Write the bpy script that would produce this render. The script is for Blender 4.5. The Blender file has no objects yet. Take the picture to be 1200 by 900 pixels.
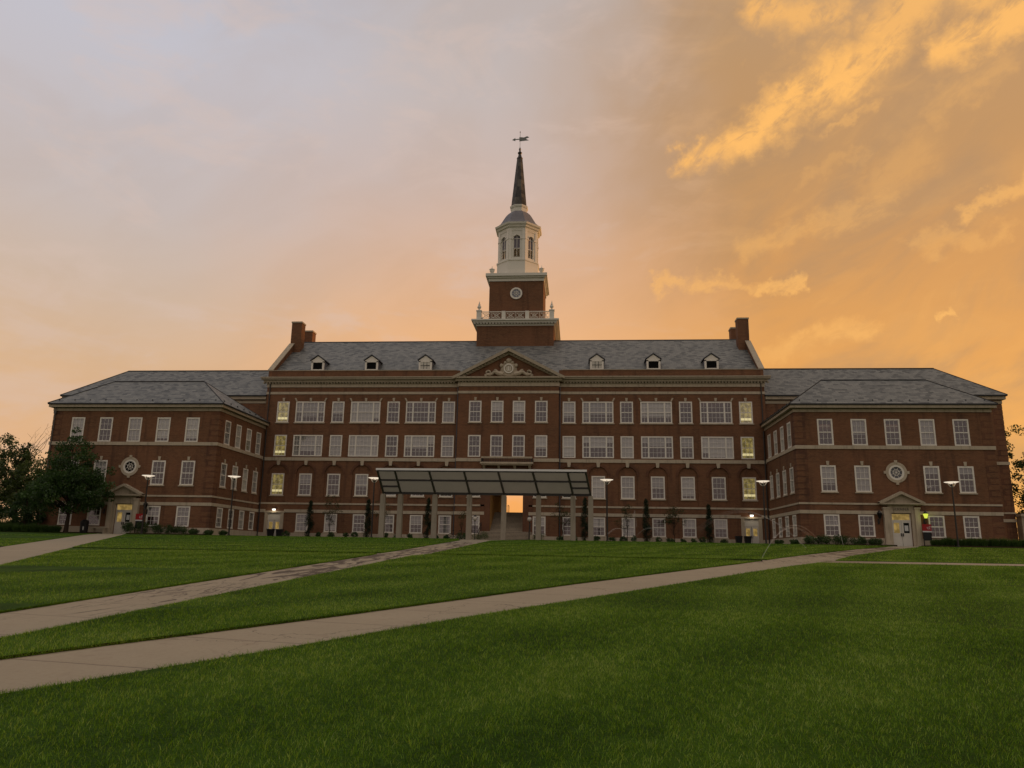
import bpy, math, random
import numpy as np
from mathutils import Vector, Matrix
random.seed(7); RNG = np.random.default_rng(11)
sc = bpy.context.scene
COL = sc.collection
R = math.radians

# ------------------------------------------------------------------ helpers
class MB:
    """collects geometry; build() links it as ONE mesh object"""
    def __init__(s): s.v = []; s.f = []; s.m = []; s.mi = 0
    def add(s, vs, fs):
        n = len(s.v); s.v += [tuple(v) for v in vs]
        for f in fs: s.f.append([n + i for i in f]); s.m.append(s.mi)
    def quad(s, a, b, c, d): s.add([a, b, c, d], [(0, 1, 2, 3)])
    def box(s, x0, x1, y0, y1, z0, z1):
        s.add([(x0,y0,z0),(x1,y0,z0),(x1,y1,z0),(x0,y1,z0),(x0,y0,z1),(x1,y0,z1),(x1,y1,z1),(x0,y1,z1)],
              [(0,3,2,1),(4,5,6,7),(0,1,5,4),(1,2,6,5),(2,3,7,6),(3,0,4,7)])
    def frustum(s, x0,x1,y0,y1,z0, X0,X1,Y0,Y1,z1):
        s.add([(x0,y0,z0),(x1,y0,z0),(x1,y1,z0),(x0,y1,z0),(X0,Y0,z1),(X1,Y0,z1),(X1,Y1,z1),(X0,Y1,z1)],
              [(0,3,2,1),(4,5,6,7),(0,1,5,4),(1,2,6,5),(2,3,7,6),(3,0,4,7)])
    def prism(s, pts, axis, a, b):
        """polygon pts (2d) extruded along axis 'x','y' or 'z' between a and b"""
        def P(p, t):
            return {'x': (t, p[0], p[1]), 'y': (p[0], t, p[1]), 'z': (p[0], p[1], t)}[axis]
        n = len(pts)
        vs = [P(p, a) for p in pts] + [P(p, b) for p in pts]
        fs = [tuple(range(n)), tuple(range(2*n-1, n-1, -1))]
        for i in range(n):
            j = (i+1) % n; fs.append((i, i+n, j+n, j))
        s.add(vs, fs)
    def lathe(s, prof, cx=0, cy=0, seg=16, rot=0., cap=True):
        """prof: list of (radius, z)"""
        vs = []; fs = []
        for r, z in prof:
            for k in range(seg):
                a = rot + 2*math.pi*k/seg; vs.append((cx + r*math.cos(a), cy + r*math.sin(a), z))
        for i in range(len(prof)-1):
            for k in range(seg):
                k2 = (k+1) % seg
                fs.append((i*seg+k, i*seg+k2, (i+1)*seg+k2, (i+1)*seg+k))
        if cap:
            fs.append(tuple(range(seg-1, -1, -1))); fs.append(tuple((len(prof)-1)*seg+k for k in range(seg)))
        s.add(vs, fs)
    def tube(s, pts, rad, seg=6):
        """tube through 3d points with radius (number or list)"""
        pts = [Vector(p) for p in pts]; n = len(pts)
        if not hasattr(rad, '__len__'): rad = [rad]*n
        vs = []; fs = []
        for i, p in enumerate(pts):
            d = (pts[min(i+1, n-1)] - pts[max(i-1, 0)]).normalized()
            u = d.cross(Vector((0, 0, 1)) if abs(d.z) < .95 else Vector((1, 0, 0))).normalized(); w = d.cross(u)
            for k in range(seg):
                a = 2*math.pi*k/seg; vs.append(p + (u*math.cos(a) + w*math.sin(a))*rad[i])
        for i in range(n-1):
            for k in range(seg):
                k2 = (k+1) % seg; fs.append((i*seg+k, i*seg+k2, (i+1)*seg+k2, (i+1)*seg+k))
        fs.append(tuple(range(seg-1, -1, -1))); fs.append(tuple((n-1)*seg+k for k in range(seg)))
        s.add(vs, fs)
    def ring_y(s, cx, cz, r0, r1, y0, y1, seg=24):
        """flat ring facing -Y"""
        vs = []; fs = []
        for k in range(seg):
            a = 2*math.pi*k/seg; c, q = math.cos(a), math.sin(a)
            vs += [(cx+r0*c, y0, cz+r0*q), (cx+r1*c, y0, cz+r1*q), (cx+r1*c, y1, cz+r1*q), (cx+r0*c, y1, cz+r0*q)]
        for k in range(seg):
            a = 4*k; b = 4*((k+1) % seg)
            for i in range(4): fs.append((a+i, b+i, b+(i+1) % 4, a+(i+1) % 4))
        s.add(vs, fs)
    def build(s, name, mats, parent=None, origin=None, smooth=False):
        o0 = Vector(origin) if origin is not None else (world_origin(parent) if parent else Vector((0, 0, 0)))
        me = bpy.data.meshes.new(name)
        me.from_pydata([(v[0]-o0.x, v[1]-o0.y, v[2]-o0.z) for v in s.v], [], s.f)
        if not isinstance(mats, (list, tuple)): mats = [mats]
        for m in mats: me.materials.append(m)
        if len(mats) > 1: me.polygons.foreach_set('material_index', s.m)
        if smooth: me.polygons.foreach_set('use_smooth', [True]*len(me.polygons))
        me.update()
        o = bpy.data.objects.new(name, me); COL.objects.link(o)
        if parent: o.parent = parent
        elif origin is not None: o.location = o0
        return o

def world_origin(o):
    p = Vector((0, 0, 0))
    while o is not None: p = p + Vector(o.location); o = o.parent
    return p

def tag(o, label=None, cat=None, group=None, kind=None):
    if label: o['label'] = label
    if cat: o['category'] = cat
    if group: o['group'] = group
    if kind: o['kind'] = kind
    return o

def thing(name, loc, label, cat, group=None, rz=0.):
    o = bpy.data.objects.new(name, None); o.location = loc; o.rotation_euler = (0, 0, rz); o.empty_display_size = .3
    COL.objects.link(o); return tag(o, label, cat, group)

def copy_tree(o, parent=None):
    kids = list(o.children)
    c = o.copy(); COL.objects.link(c); c.parent = parent
    for k in kids: copy_tree(k, c)
    return c

def mesh_np(name, V, F, mat, parent=None, attr=None):
    """triangles from numpy arrays; attr = per-vertex float"""
    me = bpy.data.meshes.new(name)
    nv, nf, k = len(V), len(F), F.shape[1]
    me.vertices.add(nv); me.vertices.foreach_set('co', V.astype(np.float32).ravel())
    me.loops.add(nf*k); me.loops.foreach_set('vertex_index', F.astype(np.int32).ravel())
    me.polygons.add(nf); me.polygons.foreach_set('loop_start', np.arange(0, nf*k, k, dtype=np.int32))
    me.polygons.foreach_set('loop_total', np.full(nf, k, dtype=np.int32))
    if attr is not None:
        a = me.attributes.new('tint', 'FLOAT', 'POINT'); a.data.foreach_set('value', attr.astype(np.float32))
    me.materials.append(mat); me.update(calc_edges=True)
    o = bpy.data.objects.new(name, me); COL.objects.link(o)
    if parent: o.parent = parent
    return o

# ------------------------------------------------------------------ materials
class NT:
    def __init__(s, mat):
        s.nt = mat.node_tree; s.n = s.nt.nodes; s.l = s.nt.links; s.n.clear()
    def node(s, typ, ins=None, **kw):
        nd = s.n.new(typ)
        for k, v in kw.items(): setattr(nd, k, v)
        for k, v in (ins or {}).items():
            if isinstance(v, bpy.types.NodeSocket): s.l.new(v, nd.inputs[k])
            else: nd.inputs[k].default_value = v
        return nd
    def math(s, op, a, b=0., c=None, clamp=False):
        i = {0: a, 1: b}
        if c is not None: i[2] = c
        return s.node('ShaderNodeMath', i, operation=op, use_clamp=clamp).outputs[0]
    def mix(s, f, a, b, blend='MIX'):
        nd = s.node('ShaderNodeMix', data_type='RGBA', blend_type=blend)
        for idx, v in ((0, f), (6, a), (7, b)):
            if isinstance(v, bpy.types.NodeSocket): s.l.new(v, nd.inputs[idx])
            elif idx == 0: nd.inputs[0].default_value = v
            else: nd.inputs[idx].default_value = (*v, 1) if len(v) == 3 else v
        return nd.outputs[2]
    def noise(s, vec, scale, detail=3., rough=.55, dist=0.):
        return s.node('ShaderNodeTexNoise', {'Vector': vec, 'Scale': scale, 'Detail': detail, 'Roughness': rough, 'Distortion': dist}).outputs['Fac']
    def ramp(s, fac, stops, interp='LINEAR'):
        nd = s.node('ShaderNodeValToRGB', {0: fac}); cr = nd.color_ramp; cr.interpolation = interp
        while len(cr.elements) < len(stops): cr.elements.new(.5)
        for e, (p, c) in zip(cr.elements, stops):
            e.position = p; e.color = (*c, 1) if len(c) == 3 else c
        return nd.outputs[0]
    def sstep(s, v, a, b, lo=0., hi=1.):
        return s.node('ShaderNodeMapRange', {0: v, 1: a, 2: b, 3: lo, 4: hi}, interpolation_type='SMOOTHSTEP').outputs[0]

def new_mat(name):
    m = bpy.data.materials.new(name); m.use_nodes = True
    return m, NT(m)

def finish(t, col, rough=.8, bump=None, bstr=.3, bdist=.02, spec=.3, metal=0., extra=None):
    ins = {'Base Color': col if isinstance(col, bpy.types.NodeSocket) else (*col, 1), 'Roughness': rough,
           'Specular IOR Level': spec, 'Metallic': metal}
    if extra: ins.update(extra)
    b = t.node('ShaderNodeBsdfPrincipled', ins)
    if bump is not None:
        bp = t.node('ShaderNodeBump', {'Strength': bstr, 'Distance': bdist, 'Height': bump})
        t.l.new(bp.outputs[0], b.inputs['Normal'])
    o = t.node('ShaderNodeOutputMaterial', {'Surface': b.outputs[0]})
    return b

def pos(t): return t.node('ShaderNodeNewGeometry').outputs['Position']

def mat_plain(name, c, var=.18, scale=3., rough=.7, spec=.3, metal=0.):
    m, t = new_mat(name); p = pos(t)
    n = t.noise(p, scale, 4); n2 = t.noise(p, scale*9, 2)
    f = t.math('ADD', t.math('MULTIPLY', n, .7), t.math('MULTIPLY', n2, .3))
    col = t.mix(f, [x*(1-var) for x in c], [min(1, x*(1+var)) for x in c])
    finish(t, col, rough, f, .15, .02, spec, metal); return m

def mat_brick(name, c1, c2, mortar):
    m, t = new_mat(name); p = pos(t)
    sp = t.node('ShaderNodeSeparateXYZ', {0: p})
    u = t.math('ADD', sp.outputs[0], sp.outputs[1])
    uv = t.node('ShaderNodeCombineXYZ', {0: u, 1: sp.outputs[2], 2: 0.}).outputs[0]
    br = t.node('ShaderNodeTexBrick', {'Vector': uv, 'Color1': (*c1, 1), 'Color2': (*c2, 1), 'Mortar': (*mortar, 1), 'Scale': 1.,
         'Mortar Size': .007, 'Mortar Smooth': .1, 'Bias': 0., 'Brick Width': .21, 'Row Height': .075})
    # darker header courses every sixth row and broad kiln / weather variation
    row = t.math('FRACT', t.math('DIVIDE', sp.outputs[2], .45))
    rowm = t.math('LESS_THAN', row, .167)
    blk = t.node('ShaderNodeTexVoronoi', {'Vector': t.node('ShaderNodeVectorMath', {0: uv, 1: (2.4, 6.6, 1.)}, operation='MULTIPLY').outputs[0], 'Scale': 1.}).outputs['Color']
    bv = t.node('ShaderNodeSeparateColor', {0: blk}).outputs[0]
    col = t.mix(t.math('MULTIPLY', rowm, .14), br.outputs['Color'], (.05, .022, .016))
    col = t.mix(t.math('MULTIPLY', t.math('SUBTRACT', bv, .5, clamp=True), .5), col, (.045, .02, .016))
    big = t.noise(p, .35, 5, .6)
    col = t.mix(t.sstep(big, .35, .7, 0., .45), col, (.24, .108, .058))
    streak = t.noise(t.node('ShaderNodeVectorMath', {0: p, 1: (1.4, 1.4, .16)}, operation='MULTIPLY').outputs[0], 1., 4)
    col = t.mix(t.sstep(streak, .50, .72, 0., .5), col, (.06, .032, .024))
    finish(t, col, .88, br.outputs['Fac'], -.3, .01, .2); return m

def mat_stone(name, c, joint=1.2):
    m, t = new_mat(name); p = pos(t)
    n = t.noise(p, 1.6, 5, .62); n2 = t.noise(p, 14, 3)
    st = t.noise(t.node('ShaderNodeVectorMath', {0: p, 1: (3.2, 3.2, .5)}, operation='MULTIPLY').outputs[0], 1., 4, .6)
    col = t.mix(n, [x*.78 for x in c], [x*1.18 for x in c])
    col = t.mix(t.sstep(st, .5, .74, 0., .55), col, [x*.45 for x in c])
    col = t.mix(t.math('MULTIPLY', n2, .25), col, [x*.7 for x in c])
    sp = t.node('ShaderNodeSeparateXYZ', {0: p}); u = t.math('ADD', sp.outputs[0], sp.outputs[1])
    j = t.math('LESS_THAN', t.math('FRACT', t.math('DIVIDE', u, joint)), .018)
    col = t.mix(t.math('MULTIPLY', j, .5), col, [x*.4 for x in c])
    finish(t, col, .85, n2, .2, .02, .25); return m

def mat_slate(name):
    m, t = new_mat(name); p = pos(t)
    sp = t.node('ShaderNodeSeparateXYZ', {0: p}); nrm = t.node('ShaderNodeSeparateXYZ', {0: t.node('ShaderNodeNewGeometry').outputs['True Normal']})
    ax = t.math('GREATER_THAN', t.math('ABSOLUTE', nrm.outputs[0]), t.math('ABSOLUTE', nrm.outputs[1]))
    u = t.math('ADD', t.math('MULTIPLY', sp.outputs[1], ax), t.math('MULTIPLY', sp.outputs[0], t.math('SUBTRACT', 1., ax)))
    uv = t.node('ShaderNodeCombineXYZ', {0: u, 1: t.math('MULTIPLY', sp.outputs[2], 1.58), 2: 0.}).outputs[0]
    br = t.node('ShaderNodeTexBrick', {'Vector': uv, 'Color1': (0, 0, 0, 1), 'Color2': (1, 1, 1, 1), 'Mortar': (.15, .15, .15, 1), 'Scale': 1.,
         'Mortar Size': .012, 'Bias': 0., 'Brick Width': .5, 'Row Height': .30})
    v = t.node('ShaderNodeSeparateColor', {0: br.outputs['Color']}).outputs[0]
    n = t.noise(p, .5, 4); n1 = t.noise(t.node('ShaderNodeVectorMath', {0: uv, 1: (1.7, 5.2, 1.)}, operation='MULTIPLY').outputs[0], 1., 3, .65)
    f = t.math('ADD', t.math('MULTIPLY', v, .52), t.math('MULTIPLY', n1, .52))
    col = t.ramp(f, [(.26, (.05, .052, .053)), (.38, (.105, .107, .106)), (.52, (.155, .155, .148)), (.8, (.215, .21, .195))])
    col = t.mix(t.math('MULTIPLY', n, .35), col, (.145, .147, .14))
    finish(t, col, .55, br.outputs['Fac'], -.4, .02, .4); return m

brick = mat_brick('red_brick', (.198, .086, .042), (.136, .059, .031), (.18, .13, .085))
stone = mat_stone('limestone', (.43, .36, .27))
stone_lt = mat_stone('light_limestone', (.50, .42, .32))
concrete = mat_stone('grey_concrete', (.36, .315, .255), 400.)
slate = mat_slate('grey_slate')
white = mat_plain('white_paint', (.76, .71, .64), .07, 4., .5)
cream = mat_plain('cream_paint', (.69, .655, .585), .08, 1.5, .55)
lead = mat_plain('lead_sheet', (.10, .10, .12), .25, 2.5, .45, .5)
darkmetal = mat_plain('dark_metal', (.020, .016, .015), .3, 5., .45, .5)
blackpl = mat_plain('black_plastic', (.012, .012, .014), .3, 5., .5)
bronze = mat_plain('verdigris_metal', (.16, .17, .16), .25, 6., .4, .5)
bark = mat_plain('bark', (.045, .032, .024), .4, 9., .95, .1)
copper = mat_plain('dark_gutter', (.018, .018, .02), .3, 3., .5)
steelgrey = mat_plain('grey_steel', (.075, .068, .06), .15, 3., .45, .5)
panelm, t_ = new_mat('canopy_panel'); n_ = t_.noise(pos(t_), .9, 4)
c_ = t_.mix(n_, (.34, .32, .27), (.42, .39, .33))
t_.node('ShaderNodeOutputMaterial', {'Surface': t_.node('ShaderNodeMixShader', {0: .42, 1: t_.node('ShaderNodeBsdfDiffuse', {'Color': c_}).outputs[0], 2: t_.node('ShaderNodeBsdfTranslucent', {'Color': c_}).outputs[0]}).outputs[0]})
fasciam = mat_plain('aluminium_fascia', (.75, .74, .74), .05, 3., .35, .5)
doorw = mat_plain('grey_white_door', (.62, .58, .53), .08, 3., .5)
redm = mat_plain('red_sign', (.33, .014, .017), .1, 5., .45)
signw = mat_plain('sign_white', (.6, .6, .6), .05, 5., .5)
mulch = mat_plain('mulch', (.045, .03, .02), .5, 12., .95, .1)
plasterw = mat_plain('ochre_plaster', (.42, .23, .075), .18, 1.2, .8)
slot = mat_plain('dark_louver', (.012, .012, .012), .3, 9., .9, .1)

def mat_glass(name, refl=.30, tint=(.8, .82, .85)):
    m, t = new_mat(name)
    tr = t.node('ShaderNodeBsdfTransparent', {'Color': (*tint, 1)}); gl = t.node('ShaderNodeBsdfGlossy', {'Color': (.9, .86, .95, 1), 'Roughness': .04})
    n = t.noise(pos(t), 1.3, 2)
    bp = t.node('ShaderNodeBump', {'Strength': .05, 'Distance': .02, 'Height': n}); t.l.new(bp.outputs[0], gl.inputs['Normal'])
    mx = t.node('ShaderNodeMixShader', {0: refl, 1: tr.outputs[0], 2: gl.outputs[0]})
    t.node('ShaderNodeOutputMaterial', {'Surface': mx.outputs[0]}); return m
glass = mat_glass('window_glass', .15)
mb_, t_ = new_mat('window_blind'); p_ = t_.node('ShaderNodeTexCoord').outputs['Object']
ri = t_.node('ShaderNodeObjectInfo').outputs['Random']
sl = t_.math('FRACT', t_.math('MULTIPLY', t_.node('ShaderNodeSeparateXYZ', {0: p_}).outputs[2], 12.))
cb = t_.mix(ri, (.30, .285, .265), (.74, .70, .62))
cb = t_.mix(t_.math('MULTIPLY', sl, .25), cb, (.36, .34, .31))
finish(t_, cb, .8); blindm = mb_

def mat_emit(name, col, strength, var=0., scale=3.):
    m, t = new_mat(name)
    c = (*col, 1)
    if var > 0:
        n = t.noise(t.node('ShaderNodeTexCoord').outputs['Object'], scale, 2)
        c = t.mix(t.sstep(n, .35, .65, 0., var), col, [x*.15 for x in col])
    e = t.node('ShaderNodeEmission', {'Color': c, 'Strength': strength})
    t.node('ShaderNodeOutputMaterial', {'Surface': e.outputs[0]}); return m
lit_dim = mat_emit('lit_stair_room', (.44, .33, .10), .85, .75, 2.2)
lit_tube = mat_emit('lit_ceiling_tube', (1., .82, .38), .9)
lit_tran = mat_emit('lit_transom_room', (.55, .36, .11), .6, .6, 2.)
lampw = mat_emit('warm_lamp', (1., .84, .64), .85)
lampb = mat_emit('bright_wall_lamp', (1., .93, .80), 3.5)
lampg = mat_emit('greenish_lamp', (.80, .90, .10), .9)

def mat_leaf(name, c1, c2, c3, trans=.35):
    m, t = new_mat(name)
    a = t.node('ShaderNodeAttribute', attribute_name='tint').outputs['Fac']
    col = t.ramp(a, [(0., c1), (.5, c2), (1., c3)])
    d = t.node('ShaderNodeBsdfDiffuse', {'Color': col, 'Roughness': .5}); tl = t.node('ShaderNodeBsdfTranslucent', {'Color': t.mix(.5, col, c3)})
    mx = t.node('ShaderNodeMixShader', {0: trans, 1: d.outputs[0], 2: tl.outputs[0]})
    g = t.node('ShaderNodeBsdfGlossy', {'Color': (1, 1, 1, 1), 'Roughness': .45})
    mx2 = t.node('ShaderNodeMixShader', {0: .025, 1: mx.outputs[0], 2: g.outputs[0]})
    t.node('ShaderNodeOutputMaterial', {'Surface': mx2.outputs[0]}); return m
leaf_dark = mat_leaf('dark_leaves', (.020, .044, .012), (.042, .090, .021), (.08, .155, .032))
leaf_warm = mat_leaf('warm_leaves', (.030, .048, .012), (.068, .105, .024), (.13, .165, .04))
leaf_yew = mat_leaf('yew_needles', (.008, .016, .007), (.016, .032, .011), (.03, .055, .016), .15)
leaf_sparse = mat_leaf('young_leaves', (.035, .042, .012), (.065, .07, .02), (.10, .10, .03))
leaf_hedge = mat_leaf('hedge_leaves', (.022, .045, .010), (.045, .09, .018), (.085, .15, .03), .25)

# ------------------------------------------------------------------ terrain
def Hs(y):
    """height of the lawn: rises gently to a crest in front of the building"""
    z = -1.62 + 2.75/70.5*(y+86.5); k = .1
    zz = -k*np.log(np.exp(-z/k) + np.exp(-1.24/k))
    zb = -1.95
    return np.logaddexp(zz/.15, zb/.15)*.15
ys = np.concatenate([[-3000, -600, -200, -120, -105], np.arange(-98, 2, 1.), [5, 20, 60, 200, 700, 3000]])
xs = np.array([-3000, -600, -200, -110, -70, -40, -20, 0, 20, 40, 70, 110, 200, 600, 3000.])
Xg, Yg = np.meshgrid(xs, ys); Zg = Hs(Yg)
V = np.stack([Xg.ravel(), Yg.ravel(), Zg.ravel()], 1); nx, ny = len(xs), len(ys)
I = (np.arange(ny-1)[:, None]*nx + np.arange(nx-1)[None]).ravel()
F = np.stack([I, I+1, I+nx+1, I+nx], 1)

def grass_col(t, p):
    """mown lawn colour: mottling plus the stripes of the mower (run away from the viewer, slightly fanned)"""
    sp = t.node('ShaderNodeSeparateXYZ', {0: p})
    w = t.math('ADD', t.math('MULTIPLY', sp.outputs[0], 1.), t.math('MULTIPLY', sp.outputs[1], -.42))
    w = t.math('ADD', w, t.math('MULTIPLY', t.noise(p, .09, 2), 5.))
    st = t.math('SINE', t.math('MULTIPLY', w, 2.1))  # stripe shading from the lean of mown blades, put into the colour
    n = t.noise(p, .55, 4, .6); n2 = t.noise(p, 3.1, 3, .6)
    w2 = t.math('ADD', sp.outputs[1], t.math('MULTIPLY', t.noise(p, .05, 2), 6.))
    st2 = t.math('SINE', t.math('MULTIPLY', w2, 1.25))
    f = t.math('ADD', t.math('ADD', t.math('MULTIPLY', st, .10), t.math('MULTIPLY', st2, .07)), t.math('ADD', t.math('MULTIPLY', n, .42), t.math('MULTIPLY', n2, .52)))
    return f
m_g, t = new_mat('lawn_base'); p = pos(t); f = grass_col(t, p)
col = t.ramp(f, [(.25, (.018, .045, .003)), (.55, (.036, .082, .005)), (.85, (.07, .125, .012))])
finish(t, col, .95, t.noise(p, 22., 3), .8, .05, .1)
lawn = mesh_np('lawn_ground', V, F, m_g); tag(lawn, kind='structure')

# pathway polygons: each (list of left edge, list of right edge), same y along the rows
def strip_rows(rows, lift, name, mat, closed=True):
    """rows: list of (y, x0, x1); follows the lawn height; UV = metres"""
    ysr = np.arange(rows[0][0], rows[-1][0]+.01, .5)
    ry = [r[0] for r in rows]
    a = np.interp(ysr, ry, [r[1] for r in rows]); b = np.interp(ysr, ry, [r[2] for r in rows])
    wob = RNG.normal(0, .012, (2, len(ysr)))
    a = a + wob[0]; b = b + wob[1]
    V = []; uv = []
    K = 4
    for i, y in enumerate(ysr):
        for k in range(K+1):
            x = a[i] + (b[i]-a[i])*k/K
            V.append((x, y, float(Hs(y)) + lift)); uv.append((k/K, y))
    F = [(i*(K+1)+k, i*(K+1)+k+1, (i+1)*(K+1)+k+1, (i+1)*(K+1)+k) for i in range(len(ysr)-1) for k in range(K)]
    me = bpy.data.meshes.new(name); me.from_pydata(V, [], F); me.materials.append(mat)
    l = me.uv_layers.new(name='UVMap')
    for lp in me.loops: l.data[lp.index].uv = uv[lp.vertex_index]
    o = bpy.data.objects.new(name, me); COL.objects.link(o); tag(o, kind='structure')
    return rows
def mat_path(name, wet, wy0=-77., wy1=-22.):
    m, t = new_mat(name); p = pos(t)
    n = t.noise(p, .7, 5, .6); n2 = t.noise(p, 18., 4, .7); n3 = t.noise(p, 3.5, 4, .65)
    col = t.mix(n, (.255, .222, .162), (.335, .295, .218))
    col = t.mix(t.sstep(n2, .35, .8, 0., .4), col, (.22, .165, .125))
    col = t.mix(t.sstep(n3, .56, .7, 0., .35), col, (.21, .155, .115))
    uvn = t.node('ShaderNodeSeparateXYZ', {0: t.node('ShaderNodeUVMap').outputs[0]})
    wob = t.math('MULTIPLY', t.math('SUBTRACT', t.noise(p, 1.5, 3), .5), .05)
    u = uvn.outputs[0]; v = t.math('ADD', uvn.outputs[1], t.math('MULTIPLY', u, .35))
    v = t.math('ADD', v, wob)
    j = t.math('LESS_THAN', t.math('FRACT', t.math('DIVIDE', v, 1.9)), .0085)
    jj = t.sstep(t.math('ABSOLUTE', t.math('SUBTRACT', t.math('FRACT', t.math('DIVIDE', v, 1.9)), .004)), 0., .04, .35, 0.)
    col = t.mix(jj, col, (.19, .14, .11))
    col = t.mix(t.math('MULTIPLY', j, .85), col, (.07, .05, .04))
    # hairline cracks
    vo = t.node('ShaderNodeTexVoronoi', {'Vector': t.node('ShaderNodeVectorMath', {0: p, 1: t.node('ShaderNodeCombineXYZ', {0: t.noise(p, 2.2, 4), 1: t.noise(p, 1.7, 4), 2: 0.}).outputs[0]}, operation='ADD').outputs[0], 'Scale': .28}, feature='DISTANCE_TO_EDGE').outputs['Distance']
    col = t.mix(t.math('MULTIPLY', t.math('LESS_THAN', vo, .0022), .7), col, (.09, .065, .05))
    # damp dirt next to the turf
    e = t.math('MINIMUM', u, t.math('SUBTRACT', 1., u))
    col = t.mix(t.sstep(t.math('ADD', e, t.math('MULTIPLY', n3, .1)), .05, .11, .55, 0.), col, (.10, .085, .05))
    rough = .9
    if wet:
        q = t.node('ShaderNodeVectorMath', {0: p, 1: (1.7, .28, 1.)}, operation='MULTIPLY').outputs[0]
        wn = t.noise(q, 1.15, 5, .6, 1.2)
        ym = t.node('ShaderNodeSeparateXYZ', {0: p}).outputs[1]
        far = t.math('MULTIPLY', t.sstep(ym, wy0+4, wy0+17, 0., .15), t.sstep(ym, wy1, wy1-6, 0., 1.))
        w = t.sstep(t.math('ADD', t.math('ABSOLUTE', t.math('SUBTRACT', wn, .5)), 0.), 0., .022, 1., 0.)
        w = t.math('MULTIPLY', w, t.sstep(t.noise(p, .35, 2), .40, .48, 0., 1.))
        w2 = t.sstep(t.math('ADD', wn, far), .655, .675, 0., 1.)
        w = t.math('MULTIPLY', t.math('MAXIMUM', w, w2), t.math('MULTIPLY', t.sstep(ym, wy0, wy0+4, 0., .92), t.sstep(ym, wy1+2, wy1-4, 0., 1.)))
        col = t.mix(w, col, (.055, .038, .026))
        rough = t.math('SUBTRACT', .9, t.math('MULTIPLY', w, .12))
    finish(t, col, rough, n2, .15, .01, .25); return m
path_dry = mat_path('dry_concrete_path', False); path_wet = mat_path('wet_concrete_path', True); path_damp = mat_path('damp_concrete_path', True, -54., -16.)
A = [(-92, -6.0, -3.6), (-84, -1.8, .6), (-79.6, .6, 2.85), (-76.8, 2.05, 4.35), (-73.4, 3.9, 6.05), (-65.4, 7.9, 10.45), (-58.7, 11.5, 14.1), (-53.1, 14.6, 17.3),
     (-49.0, 16.7, 19.9), (-46.5, 17.9, 21.0), (-41, 20.8, 23.6), (-28, 28.1, 31.0), (-19.6, 33.4, 36.1), (-12.6, 37.0, 39.3), (-11.75, 37.1, 39.3)]
B = [(-83, -1.6, .5), (-51, -1.6, .4), (-49.5, -1.75, .8), (-45, -1.75, .8), (-20, -2.2, .6), (-14, -3.4, 3.4), (-3.6, -3.4, 3.4)]
Cc = [(-92, 0.9, 4.7), (-63, -14.2, -10.4), (-49.8, -21.0, -17.2), (-48.2, -21.9, -18.1), (-22, -35.2, -31.6), (-12.6, -39.4, -36.8), (-11.75, -39.4, -36.8)]
Cc = [r for r in Cc if r[0] > -80]
Cc = [(-80, -5.4, -1.6)] + Cc
Xp = [(-49.9, -110, 110), (-48.5, -110, 110)]
strip_rows([(-49.5, -110, 110), (-48.5, -110, 110)], .008, 'cross_path', path_dry)
strip_rows([(-50.9, 18.6, 110), (-48.5, 19.7, 110)], .048, 'cross_path', path_dry)
strip_rows(A, .012, 'path', path_damp); strip_rows(B, .016, 'path', path_wet); strip_rows(Cc, .020, 'path', path_dry)

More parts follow.
